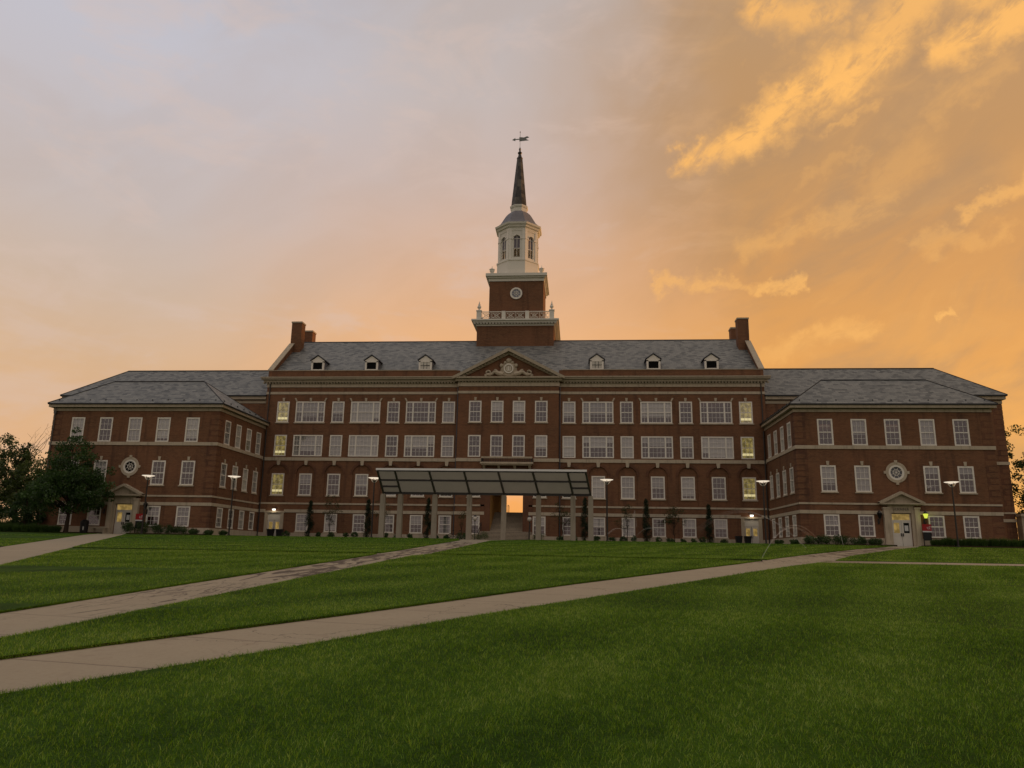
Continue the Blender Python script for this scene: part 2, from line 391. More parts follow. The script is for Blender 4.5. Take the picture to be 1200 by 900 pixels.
LIFT = .045
def turf():
    yr = sorted(set(np.round(np.concatenate([np.arange(-100, -50.9, .5), [-50.9, -50.2, -49.45], np.arange(-48.6, -11.5, .5), [-11.4, -8, -4, 0, 5, 12]]), 3)))
    V = []; F = []; M = []
    def cuts(y):
        c = []
        for rows in (Cc, B, A):
            ry = [q[0] for q in rows]
            if ry[0]-.01 <= y <= ry[-1]+.01: c.append((float(np.interp(y, ry, [q[1] for q in rows])), float(np.interp(y, ry, [q[2] for q in rows]))))
            else: c.append(None)
        return c
    for y0, y1 in zip(yr[:-1], yr[1:]):
        if y0 > -49.5 and y1 < -48.5: continue
        ya = (y0+y1)/2; use = [i for i, c in enumerate(cuts(ya)) if c]
        def bounds(y):
            out = [-300.]; cs = []
            for i, rows in enumerate((Cc, B, A)):
                if i in use:
                    ry = [q[0] for q in rows]; cs.append((float(np.interp(y, ry, [q[1] for q in rows])), float(np.interp(y, ry, [q[2] for q in rows]))))
            for l_, r_ in cs: out += [max(l_, out[-1]), max(r_, out[-1])] if l_ > out[-1] or len(out) == 1 else [out[-1], max(r_, out[-1])]
            return out + [300.]
        b0, b1 = bounds(y0), bounds(y1)
        def P(x, y, l=1.): V.append((x, y, float(Hs(y)) + LIFT*l)); return len(V)-1
        for k in range(0, len(b0), 2):
            if ya > -50.9 and ya < -49.4 and k == len(b0)-2: continue
            if b0[k+1]-b0[k] < .02 and b1[k+1]-b1[k] < .02: continue
            F.append((P(b0[k], y0), P(b0[k+1], y0), P(b1[k+1], y1), P(b1[k], y1))); M.append(0)
            if k > 0: F.append((P(b0[k], y0), P(b1[k], y1), P(b1[k], y1, 0), P(b0[k], y0, 0))); M.append(1)
            if k < len(b0)-2: F.append((P(b1[k+1], y1), P(b0[k+1], y0), P(b0[k+1], y0, 0), P(b1[k+1], y1, 0))); M.append(1)
    for yy, d in ((-48.6, 1), (-49.45, -1)):
        a = [(-300, yy, float(Hs(yy))+LIFT), (300, yy, float(Hs(yy))+LIFT), (300, yy, float(Hs(yy))+.012), (-300, yy, float(Hs(yy))+.012)]
        c = cuts(yy); xs_c = [-300.] + [v for q in c if q for v in q] + [300.]
        for k in range(0, len(xs_c), 2):
            n = len(V); V.extend([(xs_c[k], yy, float(Hs(yy))+LIFT), (xs_c[k+1], yy, float(Hs(yy))+LIFT), (xs_c[k+1], yy, float(Hs(yy))), (xs_c[k], yy, float(Hs(yy)))]); F.append((n, n+1, n+2, n+3)); M.append(1)
    me = bpy.data.meshes.new('turf'); me.from_pydata(V, [], F); me.materials.append(m_g); me.materials.append(mat_plain('turf_soil_edge_shade', (.018, .017, .009), .4, 9., .95, .05)); me.polygons.foreach_set('material_index', M)  # soil edge coloured darker to carry the shadow under the overhanging turf
    o = bpy.data.objects.new('turf', me); COL.objects.link(o); tag(o, kind='structure')
turf()

def in_path(x, y, m=0.):
    r = np.zeros(len(x), bool)
    for rows in (A, B, Cc):
        ry = [q[0] for q in rows]
        a = np.interp(y, ry, [q[1] for q in rows]); b = np.interp(y, ry, [q[2] for q in rows])
        r |= (x > a-m) & (x < b+m) & (y > ry[0]) & (y < ry[-1])
    r |= np.where(x > 15, (y > -51.1) & (y < -48.58), (y > -49.47) & (y < -48.58))
    return r

# ------------------------------------------------------------------ camera
CAM = Vector((7.93848, -86.5, 0.)); pitch = R(12.53225); yaw = R(-5.00774); roll = R(-.995946); f_px = 890.5
fw = Vector((math.sin(yaw)*math.cos(pitch), math.cos(yaw)*math.cos(pitch), math.sin(pitch)))
rt = Vector((math.cos(yaw), -math.sin(yaw), 0)); up = rt.cross(fw)
r2 = rt*math.cos(roll) - up*math.sin(roll); u2 = rt*math.sin(roll) + up*math.cos(roll)
cd = bpy.data.cameras.new('camera'); cam = bpy.data.objects.new('camera', cd); COL.objects.link(cam)
cam.matrix_world = Matrix(((r2.x, u2.x, -fw.x, CAM.x), (r2.y, u2.y, -fw.y, CAM.y), (r2.z, u2.z, -fw.z, CAM.z), (0, 0, 0, 1)))
cd.sensor_width = 36.; cd.lens = f_px/1200*36; cd.clip_end = 8000.; cd.clip_start = .1
sc.camera = cam

# ------------------------------------------------------------------ grass blades
def make_grass():
    m, t = new_mat('grass_blades'); p = pos(t); f = grass_col(t, p)
    a = t.node('ShaderNodeAttribute', attribute_name='tint').outputs['Fac']
    ff = t.math('ADD', f, t.math('MULTIPLY', t.math('SUBTRACT', a, .5), .9))
    col = t.ramp(ff, [(.04, (.030, .085, .003)), (.34, (.088, .200, .007)), (.64, (.165, .295, .020)), (.96, (.27, .37, .10))])
    d = t.node('ShaderNodeBsdfDiffuse', {'Color': col}); tl = t.node('ShaderNodeBsdfTranslucent', {'Color': col})
    mx = t.node('ShaderNodeMixShader', {0: .35, 1: d.outputs[0], 2: tl.outputs[0]})
    g = t.node('ShaderNodeBsdfGlossy', {'Color': (1, 1, 1, 1), 'Roughness': .4})
    mx2 = t.node('ShaderNodeMixShader', {0: .012, 1: mx.outputs[0], 2: g.outputs[0]})
    t.node('ShaderNodeOutputMaterial', {'Surface': mx2.outputs[0]})
    # (distance from, to, blades per m2, width, height)
    bands = [(3.5, 9, 2300, .0042, .036), (9, 15, 1300, .0055, .038), (15, 26, 560, .009, .042), (26, 42, 280, .014, .055), (42, 64, 75, .028, .055), (64, 76, 50, .036, .055)]
    VV = []; FF = []; TT = []; off = 0
    for d0, d1, dens, w, h in bands:
        y0, y1 = -86.5+d0*.9, min(-86.5+d1, -2.)
        half = 1.0*d1 + 3
        n = int(dens*(y1-y0)*half*2)
        x = CAM.x + RNG.uniform(-half-3*0, half, n); y = RNG.uniform(y0, y1, n)
        dx, dy = x-CAM.x, y-CAM.y
        dist = np.hypot(dx, dy); ang = np.degrees(np.arctan2(dx, dy))
        k = (dist >= d0) & (dist < d1) & (ang > -43 - 20/dist) & (ang < 33 + 20/dist)
        k &= ~in_path(x, y, 0.)
        # keep the planting beds and the buildings clear
        k &= ~((y > -3.2) & (np.abs(x) < 29)) & ~((y > -13.3) & (np.abs(x) > 28.5))
        x, y = x[k], y[k]; n = len(x)
        # tussocks: neighbours share a lean
        jx = x+RNG.normal(0, .022, n)+.13*np.sin(y*2.3+x*.7)+.05*np.sin(y*7.1-x*3.); jy = y+RNG.normal(0, .022, n)+.13*np.sin(x*1.9-y*.6)+.05*np.sin(x*6.3+y*2.); cell = (np.floor((jx+jy*.62)/.10)*73.1 + np.floor((jy-jx*.48)/.10)*19.7); rs = np.modf(np.sin(cell)*43758.5)[0]; rs2 = np.modf(np.sin(cell*1.7+3.)*23421.6)[0]
        edge = in_path(x, y, .12)
        hh = h*RNG.uniform(.5, 1.25, n)*(1+.30*rs)*np.where(edge, 1.3, 1.)
        ww = w*RNG.uniform(.7, 1.3, n)
        az = RNG.uniform(0, 2*np.pi, n); le = hh*RNG.uniform(.1, 1.1, n)
        lx = np.cos(az)*le + rs*h*.45; ly = np.sin(az)*le + rs2*h*.45
        fa = RNG.uniform(0, np.pi, n); fx, fy = np.cos(fa)*ww*.5, np.sin(fa)*ww*.5
        z = Hs(y) - .004 + LIFT
        ti = np.clip(.5 + RNG.normal(0, .24, n) + rs*.17, 0, 1)
        if d1 <= 15:
            P = np.stack([np.stack([x-fx, y-fy, z], 1), np.stack([x+fx, y+fy, z], 1),
                          np.stack([x+lx*.35+fx*.8, y+ly*.35+fy*.8, z+hh*.6], 1), np.stack([x+lx*.35-fx*.8, y+ly*.35-fy*.8, z+hh*.6], 1),
                          np.stack([x+lx, y+ly, z+hh], 1)], 1).reshape(-1, 3)
            b = np.arange(n)*5 + off
            FF.append(np.stack([b, b+1, b+2], 1)); FF.append(np.stack([b, b+2, b+3], 1)); FF.append(np.stack([b+3, b+2, b+4], 1))
            TT.append(np.repeat(ti, 5)); off += 5*n
        else:
            P = np.stack([np.stack([x-fx, y-fy, z], 1), np.stack([x+fx, y+fy, z], 1), np.stack([x+lx, y+ly, z+hh], 1)], 1).reshape(-1, 3)
            b = np.arange(n)*3 + off; FF.append(np.stack([b, b+1, b+2], 1)); TT.append(np.repeat(ti, 3)); off += 3*n
        VV.append(P)
    # turf fringe hanging over the edges of the paths
    for rows in (A, B, Cc, 'X'):
        for side_ in (0, 1):
            if rows == 'X':
                n = 60000; x = RNG.uniform(-40, 42, n); y = np.full(n, -48.58 if side_ else -49.47); ox, oy = np.zeros(n), np.full(n, -1. if side_ else 1.)
                keep = ~in_path(x, y+ (.05 if side_ else -.05), -.02)
            else:
                n = 80000; ry = [q[0] for q in rows]; yy = CAM.y + 4 + (min(ry[-1], -14)-CAM.y-4)*RNG.uniform(0, 1, n)**1.8
                x = np.interp(yy, ry, [q[1+side_] for q in rows]); y = yy; sl = (np.interp(yy+.5, ry, [q[1+side_] for q in rows])-x)/.5
                L = np.hypot(1, sl); sg = 1. if side_ == 0 else -1.; ox, oy = sg/L, -sg*sl/L
                keep = (yy > ry[0]) & ~((y > -49.47) & (y < -48.58))
            x, y, ox, oy = x[keep], y[keep], ox[keep], oy[keep]; n = len(x); dist = np.hypot(x-CAM.x, y-CAM.y)
            w = .0035 + dist*.00035; base = RNG.uniform(-.05, .015, n); x = x + ox*base; y = y + oy*base
            wv = .5+.5*np.sin(x*9.+y*7.)*np.sin(x*3.1-y*4.3)
            out = RNG.uniform(.005, .055, n)*(.35+wv); z = Hs(y)+LIFT*RNG.uniform(.2, 1., n); top = RNG.uniform(-.03, .035, n)
            fa = RNG.uniform(0, np.pi, n); fx, fy = np.cos(fa)*w*.5, np.sin(fa)*w*.5
            P = np.stack([np.stack([x-fx, y-fy, z], 1), np.stack([x+fx, y+fy, z], 1), np.stack([x+ox*out+RNG.normal(0, .012, n), y+oy*out+RNG.normal(0, .012, n), np.maximum(z+top, Hs(y)+.015)], 1)], 1).reshape(-1, 3)
            b = np.arange(n)*3 + off; FF.append(np.stack([b, b+1, b+2], 1)); TT.append(np.repeat(np.clip(RNG.normal(.33, .2, n), 0, 1), 3)); VV.append(P); off += 3*n
    o = mesh_np('grass', np.concatenate(VV), np.concatenate(FF), m, attr=np.concatenate(TT))
    tag(o, 'short mown green grass covering the lawn between the concrete paths', 'grass', kind='stuff')
    print('grass verts', off)
make_grass()

# mulch beds along the foot of the walls
b = MB(); b.box(-28.9, -2.95, -3.1, -.06, 1.1, 1.302); b.box(2.95, 28.9, -3.1, -.06, 1.1, 1.302)
b.box(-60, -39.6, -13.3, -11.75, 1., 1.302); b.box(-36.6, -28.6, -13.3, -11.75, 1., 1.302)
b.box(28.6, 36.9, -13.3, -11.75, 1., 1.302); b.box(39.5, 60, -14., -11.75, 1., 1.302)
tag(b.build('planting_bed', mulch), kind='structure')

# ------------------------------------------------------------------ walls with openings
def wall(mb, to, u0, u1, z0, z1, holes, depth=.3):
    """to(u, z, d) -> point; faces the side where d=0; holes = (u0,u1,z0,z1)"""
    us = sorted({u0, u1} | {h[0] for h in holes} | {h[1] for h in holes})
    zs = sorted({z0, z1} | {h[2] for h in holes} | {h[3] for h in holes})
    us = [u for u in us if u0-1e-6 <= u <= u1+1e-6]; zs = [z for z in zs if z0-1e-6 <= z <= z1+1e-6]
    for j in range(len(zs)-1):
        run = None
        for i in range(len(us)-1):
            cu, cz = (us[i]+us[i+1])/2, (zs[j]+zs[j+1])/2
            solid = not any(h[0] < cu < h[1] and h[2] < cz < h[3] for h in holes)
            if solid and run is None: run = us[i]
            if (not solid or i == len(us)-2) and run is not None:
                e = us[i+1] if solid else us[i]
                mb.quad(to(run, zs[j], 0), to(e, zs[j], 0), to(e, zs[j+1], 0), to(run, zs[j+1], 0)); run = None
    for a, c, e, g in holes:
        mb.quad(to(a, e, 0), to(a, e, depth), to(a, g, depth), to(a, g, 0))
        mb.quad(to(c, e, depth), to(c, e, 0), to(c, g, 0), to(c, g, depth))
        mb.quad(to(a, g, 0), to(a, g, depth), to(c, g, depth), to(c, g, 0))
        mb.quad(to(a, e, depth), to(a, e, 0), to(c, e, 0), to(c, e, depth))

# ------------------------------------------------------------------ windows (built once, copied)
_wproto = {}
def win_mesh(kind, w, h, blind):
    """returns prototype data; local origin = centre of the sill line, facing -Y"""
    key = (kind, round(w, 2), round(h, 2))
    if key in _wproto: return _wproto[key]
    fr = MB(); T = .14; y0, y1 = -.015, .11
    fr.box(-w/2, w/2, y0, y1, h-T, h); fr.box(-w/2, w/2, y0-.03, y1, 0, T*.9)
    fr.box(-w/2, -w/2+T, y0, y1, T*.9, h-T); fr.box(w/2-T, w/2, y0, y1, T*.9, h-T)
    lights = [(-w/2+T, w/2-T, 3)]
    if kind == 'triple':
        s1, s2 = w*.235, w*.765
        m0, m1 = -w/2+s1, -w/2+s2; M = .085
        fr.box(m0-M, m0+M, y0+.002, y1, T*.9, h-T); fr.box(m1-M, m1+M, y0+.002, y1, T*.9, h-T)
        lights = [(-w/2+T, m0-M, 2), (m0+M, m1-M, 4), (m1+M, w/2-T, 2)]
    gz0, gz1 = T*.9, h-T; mid = (gz0+gz1)/2
    for a, c, n in lights:
        fr.box(a, c, y0+.025, y1-.005, mid-.045, mid+.045)
        for k in range(1, n):
            x = a+(c-a)*k/n; fr.box(x-.013, x+.013, y0+.04, y0+.08, gz0, mid-.045); fr.box(x-.013, x+.013, y0+.035, y0+.075, mid+.045, gz1)
        for zz, o in (((gz0+mid-.045)/2, 0), ((mid+.045+gz1)/2, 0)):
            fr.box(a, c, y0+.042, y0+.078, zz-.013, zz+.013)
    pane = MB(); pane.quad((-w/2+T*.5, y0+.06, gz0), (w/2-T*.5, y0+.06, gz0), (w/2-T*.5, y0+.06, gz1), (-w/2+T*.5, y0+.06, gz1))
    sill = MB(); sill.box(-w/2-.1, w/2+.1, -.10, .02, -.12, -.002)
    _wproto[key] = (fr, pane, sill); return _wproto[key]
_wmesh = {}
def wm(mb, key, name, mat):
    if key not in _wmesh:
        me = bpy.data.meshes.new(name); me.from_pydata(mb.v, [], mb.f); me.materials.append(mat); _wmesh[key] = me
    return _wmesh[key]
def part(name, me, parent, loc=(0, 0, 0), rz=0.):
    o = bpy.data.objects.new(name, me); COL.objects.link(o); o.parent = parent; o.location = loc; o.rotation_euler = (0, 0, rz); return o
def window(parent, x, y, z, w, h, kind='single', blind=None, rz=0., sill=True, key=False, lit=False, frame=white):
    fr, pane, sl = win_mesh(kind, w, h, 0)
    k = (kind, round(w, 2), round(h, 2), frame.name)
    root = world_origin(parent)
    o = part('window', wm(fr, ('f',)+k, 'window', frame), parent, Vector((x, y, z))-root, rz)
    part('pane', wm(pane, ('p',)+k, 'pane', glass), o)
    if sill: part('sill', wm(sl, ('s',)+k, 'sill', stone_lt), o)
    if key:
        kb = MB()
        kb.frustum(-.10, .10, -.07, .01, h+.02, -.15, .15, -.07, .01, h+.42)
        if kind == 'triple':
            for s in (-1, 1):
                a = s*(w/2); kb.frustum(min(a, a-s*.16), max(a, a-s*.16), -.07, .01, h+.02, min(a+s*.22, a+s*.02), max(a+s*.22, a+s*.02), -.07, .01, h+.42)
        part('keystone', wm(kb, ('k',)+k, 'keystone', stone_lt), o)
    if lit:
        o['label'] = 'window with warm yellow light inside'
        bb = MB(); T = .13
        bb.mi = 0; bb.quad((-w/2, .5, 0), (w/2, .5, 0), (w/2, .5, h*.16), (-w/2, .5, h*.16))
        bb.quad((-w/2, .5, h*.29), (w/2, .5, h*.29), (w/2, .5, h), (-w/2, .5, h))
        bb.mi = 1; bb.box(-w/2+.04, w/2-.04, .33, .45, h*.17, h*.27)
        if ('l',)+k not in _wmesh:
            me = bpy.data.meshes.new('lit_landing'); me.from_pydata(bb.v, [], bb.f); me.materials.append(lit_dim); me.materials.append(lit_tube)
            me.polygons.foreach_set('material_index', bb.m); _wmesh[('l',)+k] = me
        part('lit_landing', _wmesh[('l',)+k], o)
    elif blind:
        segs = [(-w/2+.1, w/2-.1, blind)] if kind != 'triple' else \
               [(-w/2+.1, -w/2+w*.235-.03, min(1, max(.3, blind+random.choice((-.2, 0, 0, .25))))), (-w/2+w*.235+.03, -w/2+w*.765-.03, blind), (-w/2+w*.765+.03, w/2-.1, min(1, max(.3, blind+random.choice((-.2, 0, 0, .2)))))]
        bl = MB()
        for a, c, q in segs:
            hb = h*(1-q)
            bl.box(a, c, .115, .122, max(.06, hb), h-.05)
        bo = bl.build('blind', blindm, None); bo.parent = o
    return o
def rb(p=.15):
    """how far a blind is drawn"""
    r = random.random()
    if r < p: return None
    return random.choice((1., .95, .92, .75, .5, .68, .85, .45, .6))

# ================================================================== MAIN HALL
hall = thing('hall_building', (0, 0, 1.2), 'long red brick hall with central pediment and white steeple between two lower wings', 'building')
Z0 = 1.15
riser_shade = mat_stone('painted_riser_shade', (.15, .125, .10))
XS = [7.02, 10.32, 13.6, 16.95, 20.27, 23.65, 26.97]         # bay centres from the middle
kinds = ['single', 'triple', 'single', 'triple', 'single', 'triple', 'single']
front = lambda yy: (lambda u, z, d: (u, yy+d, z))
wb = MB()
NI = [(s*x) for s in (-1, 1) for x in XS]
CX = [-3.83, -1.26, 1.26, 3.83]
rows_top = [(14.68, 17.20), (10.66, 13.18)]
holes = []
for zb, zt in rows_top:
    for s in (-1, 1):
        for x, k in zip(XS, kinds):
            w = 1.47 if k == 'single' else 3.56; holes.append((s*x-w/2, s*x+w/2, zb, zt))
# arched niches cut as rectangles, closed again round the arch
NR, NS, NB = 1.09, 8.62, 5.30
for x in NI: holes.append((x-NR, x+NR, NB, NS+NR))
for x in NI:
    if abs(x) < 26: holes.append((x-.73, x+.73, 1.98, 4.03))
    else: holes.append((x-1.02, x+1.02, Z0, 4.10))
def wall_no_depth(mb, to, u0, u1, z0, z1, holes, niches):
    wall(mb, to, u0, u1, z0, z1, holes, .3)
F0 = front(0.)
wall(wb, F0, -29.15, -5.85, Z0, 20.95, [h for h in holes if h[1] < -5.8], .12)
wall(wb, F0, 5.85, 29.15, Z0, 20.95, [h for h in holes if h[0] > 5.8], .12)
for x in NI:
    # spandrels over the arch and niche back with its window opening
    n = 14
    arc = [(x+NR*math.cos(math.pi*i/n), NS+NR*math.sin(math.pi*i/n)) for i in range(n+1)]
    for i in range(n):
        (ax, az), (bx, bz) = arc[i], arc[i+1]; top = NS+NR
        wb.quad((bx, 0, bz), (ax, 0, az), (ax, 0, top), (bx, 0, top))
        wb.quad((ax, 0, az), (bx, 0, bz), (bx, .12, bz), (ax, .12, az))
    wall(wb, front(.12), x-NR, x+NR, NB, NS+NR, [(x-.76, x+.76, 6.12, 8.65)], .15)
# centre pavilion, half a metre forward
ch = [(x-.72, x+.72, zb, zt) for x in CX for zb, zt in rows_top] + [(-1.85, 1.85, Z0, 8.1)] + [(s*3.7-.72, s*3.7+.72, 1.98, 4.03) for s in (-1, 1)]
ch += [(s*3.75-.74, s*3.75+.74, 6.12, 8.65) for s in (-1, 1)]
wall(wb, front(-.5), -5.85, 5.85, Z0, 19.75, ch, .2)
for s in (-1, 1): wb.quad((s*5.85, -.5, Z0), (s*5.85, 0, Z0), (s*5.85, 0, 19.75), (s*5.85, -.5, 19.75))
# gable end walls with parapets, back wall with the passage opening
RY, RZ, EY, EZ, DEP = 8.7, 26.98, .8, 20.9, 17.4
prof = [(.012, Z0), (DEP-.012, Z0), (DEP-.012, 20.95), (DEP-.4, 21.12), (11.4, 25.9), (11.4, 27.6), (7.3-.0, 27.6), (6, 25.9), (.4, 21.12), (.012, 20.95)]
for s in (-1, 1):
    wb.prism(prof, 'x', s*28.80, s*29.149)
wall(wb, lambda u, z, d: (-u, DEP-d, z), -28.8, 28.8, Z0, 20.95, [(-1.85, 1.85, Z0, 8.1)], .25)
wb.box(-28.8, -5.85, .12, .5, 18.2, 20.95); wb.box(5.85, 28.8, .12, .5, 18.2, 20.95)   # parapet back
wb.build('wall', brick, hall)

# passage and stair through the middle
ps = MB()
ps.quad((-1.85, -.3, Z0), (-1.85, DEP, Z0), (-1.85, DEP, 8.1), (-1.85, -.3, 8.1)); ps.quad((1.85, DEP, Z0), (1.85, -.3, Z0), (1.85, -.3, 8.1), (1.85, DEP, 8.1))
ps.quad((-1.85, -.3, 8.1), (-1.85, DEP, 8.1), (1.85, DEP, 8.1), (1.85, -.3, 8.1))
ps.build('passage_wall', plasterw, hall)
stp = MB(); n1, n2 = 7, 16; zt1 = 2.28; zt2 = 4.70
for i in range(n1):
    y = -3.4 + i*.31; stp.box(-2.9, 2.9, y, -.6 if i == n1-1 else y+.31, Z0, 1.24+(i+1)*(zt1-1.24)/n1)
for i in range(n2):
    y = -.3 + i*.32; stp.box(-1.84, 1.84, y, DEP if i == n2-1 else y+.32, Z0, zt1+(i+1)*(zt2-zt1)/n2)
stp.box(-1.84, 1.84, -.6, -.3, Z0, zt1)
shade_strips = MB()  # dark strips imitate the shadow under each step nosing
for i in range(n1): y = -3.4+i*.31; z = 1.24+(i+1)*(zt1-1.24)/n1; shade_strips.box(-2.9, 2.9, y-.004, y+.03, z-.15, z-.055)
for i in range(n2): y = -.3+i*.32; z = zt1+(i+1)*(zt2-zt1)/n2; shade_strips.box(-1.84, 1.84, y-.004, y+.03, z-.15, z-.06)
shade_strips.build('step_shade_strips', riser_shade, hall)
stp.box(-3.3, -2.9, -3.6, -.5, Z0, 1.95); stp.box(2.9, 3.3, -3.6, -.5, Z0, 1.95)
stp.build('front_steps', stone, hall)
hr = MB()
for x, y0 in ((-.75, 5.4), (-.35, 5.4)):
    hr.tube([(x, y0, 4.7), (x, y0, 5.6), (x+.0, y0+1.5, 5.6), (x, y0+1.5, 4.7)], .035, 6)
hr.build('handrail', darkmetal, hall)
for s in (-1, 1):
    hr = MB(); x = s*2.75
    hr.tube([(x, -3.3, 1.4), (x, -3.3, 2.25), (x, -.9, 3.25), (x, -.9, 2.2)], .04, 6)
    hr.tube([(x, -3.3, 1.85), (x, -.9, 2.85)], .025, 6)
    hr.build('handrail', darkmetal, hall)

# stone courses of the front
def course(mb, z0, z1, pr, segs, y=0.):
    for a, c in segs: mb.box(a, c, y-pr, y+.02, z0, z1)
st = MB()
LR = [(-29.2, -5.86), (5.86, 29.2)]
course(st, 18.07, 18.37, .06, LR); course(st, 18.92, 19.36, .08, LR)
course(st, 10.14, 10.52, .09, LR)
course(st, 5.08, 5.27, .06, [(-29.2, -5.86), (5.86, 29.2)])
course(st, 4.13, 4.48, .07, [(-29.2, -28.1), (-25.85, -5.86), (5.86, 25.85), (28.1, 29.2)])
course(st, Z0, 1.84, .10, [(-29.2, -28.1), (-25.85, -5.86), (5.86, 25.85), (28.1, 29.2)])
course(st, 18.07, 18.37, .06, [(-5.9, 5.9)], -.5); course(st, 18.92, 19.40, .08, [(-5.93, 5.93)], -.5)
course(st, 10.14, 10.52, .09, [(-5.9, -3.0), (3.0, 5.9)], -.5)
course(st, 5.08, 5.27, .06, [(-5.9, -2.5), (2.5, 5.9)], -.5); course(st, 4.13, 4.48, .07, [(-5.9, -2.5), (2.5, 5.9)], -.5)
course(st, Z0, 1.84, .10, [(-5.9, -3.35), (3.35, 5.9)], -.5)
st.build('stone_course', stone_lt, hall)
for x in NI:
    kb = MB(); kb.frustum(x-.15, x+.15, -.14, .0, 9.62, x-.21, x+.21, -.14, .0, 10.14)
    ao = kb.build('arch_keystone', stone_lt, hall)
brick_dk = mat_brick('rubbed_brick', (.14, .058, .034), (.10, .044, .028), (.12, .08, .055))
for x in NI:     # projecting brick arch ring
    n = 14; ar = MB()
    for i in range(n):
        a0, a1 = math.pi*i/n, math.pi*(i+1)/n
        P = lambda r, a, y: (x+r*math.cos(a), y, NS+r*math.sin(a))
        r0, r1 = NR+.0, NR+.26
        ar.add([P(r0, a0, -.035), P(r1, a0, -.035), P(r1, a1, -.035), P(r0, a1, -.035), P(r0, a0, .02), P(r1, a0, .02), P(r1, a1, .02), P(r0, a1, .02)],
               [(0, 1, 2, 3), (1, 5, 6, 2), (0, 3, 7, 4)])
    ar.build('arch_ring', brick_dk, hall)

for s in (-1, 1):
    k = MB(); k.tube([(s*28.76, -.12, 19.3), (s*28.76, -.12, 14.9)], .07, 6); k.tube([(s*28.76, -.12, 13.8), (s*28.76, -.12, 1.3)], .07, 6); k.build('downpipe', darkmetal, hall)
    k = MB(); k.tube([(s*5.98, -.13, 18.9), (s*5.98, -.13, 1.3)], .055, 6); k.build('downpipe', lead, hall)
# main cornice with dentils and the brick parapet coping
def cornice_front(mb, x0, x1, y, zf, big=.62):
    """zf = underside of fascia"""
    mb.box(x0-big*.55, x1+big*.55, y-big*.60, y+.02, zf+.14, zf+.42)
    mb.box(x0-big, x1+big, y-big, y+.02, zf+.42, zf+.52)
    mb.box(x0-big*1.06, x1+big*1.06, y-big*1.12, y+.02, zf+.60, zf+.74)
    mb.box(x0-big*.9, x1+big*.9, y-big*.94, y+.02, zf+.52, zf+.60)
co = MB()
def side_cornice(mb, a, b, s):
    pass
cornice_front(co, -29.15, -6.0, 0, 19.36); cornice_front(co, 6.0, 29.15, 0, 19.36)
co.box(-6.2, 6.2, -.5-.36, -.48, 19.52, 19.80); co.box(-6.35, 6.35, -.5-.62, -.48, 19.80, 19.98)
co.build('cornice', stone, hall)
de = MB(); x = -29.6
while x < 29.6:
    if abs(x) > 6.3: de.box(x, x+.19, -.30, .0, 19.36, 19.50)
    elif abs(x) < 6: de.box(x, x+.19, -.74, -.48, 19.41, 19.52)
    x += .36
de.build('dentil_course', stone_lt, hall)
for s in (-1, 1):
    cp = MB()
    cp.box(min(s*6.2, s*29.2), max(s*6.2, s*29.2), -.05, .55, 20.955, 21.03)
    for a, c in (((-.02, 21.0), (6.0, 25.98)), ((11.4, 25.98), (17.42, 21.0))):
        x0, x1 = sorted((s*28.62, s*29.28))
        up_ = .12
        cp.add([(x0, a[0], a[1]), (x1, a[0], a[1]), (x1, c[0], c[1]), (x0, c[0], c[1]),
                (x0, a[0], a[1]+up_), (x1, a[0], a[1]+up_), (x1, c[0], c[1]+up_), (x0, c[0], c[1]+up_)],
               [(0,3,2,1),(4,5,6,7),(0,1,5,4),(1,2,6,5),(2,3,7,6),(3,0,4,7)])
    cp.build('coping', stone, hall)

# roof
rf = MB()
rf.quad((-28.8, EY-.35, EZ-.27), (28.8, EY-.35, EZ-.27), (28.8, RY, RZ), (-28.8, RY, RZ))
rf.quad((28.8, DEP-.4, EZ-.27), (-28.8, DEP-.4, EZ-.27), (-28.8, RY, RZ), (28.8, RY, RZ))
roof = rf.build('roof', slate, hall)
rc = MB(); rc.prism([(RY-.16, RZ-.08), (RY+.16, RZ-.08), (RY, RZ+.07)], 'x', -28.8, 28.8); rc.build('ridge_cap', copper, roof)

# chimneys
for s in (-1, 1):
    for y0, y1 in ((6.0, 7.3), (10.1, 11.4)):
        c = MB(); x0, x1 = sorted((s*27.82, s*29.16))
        c.box(x0, x1, y0, y1, 24., 28.86); ch_ = c.build('chimney', brick, hall)
        c = MB(); c.box(x0-.06, x1+.06, y0-.06, y1+.06, 28.86, 29.05); c.build('chimney_cap', stone, ch_)

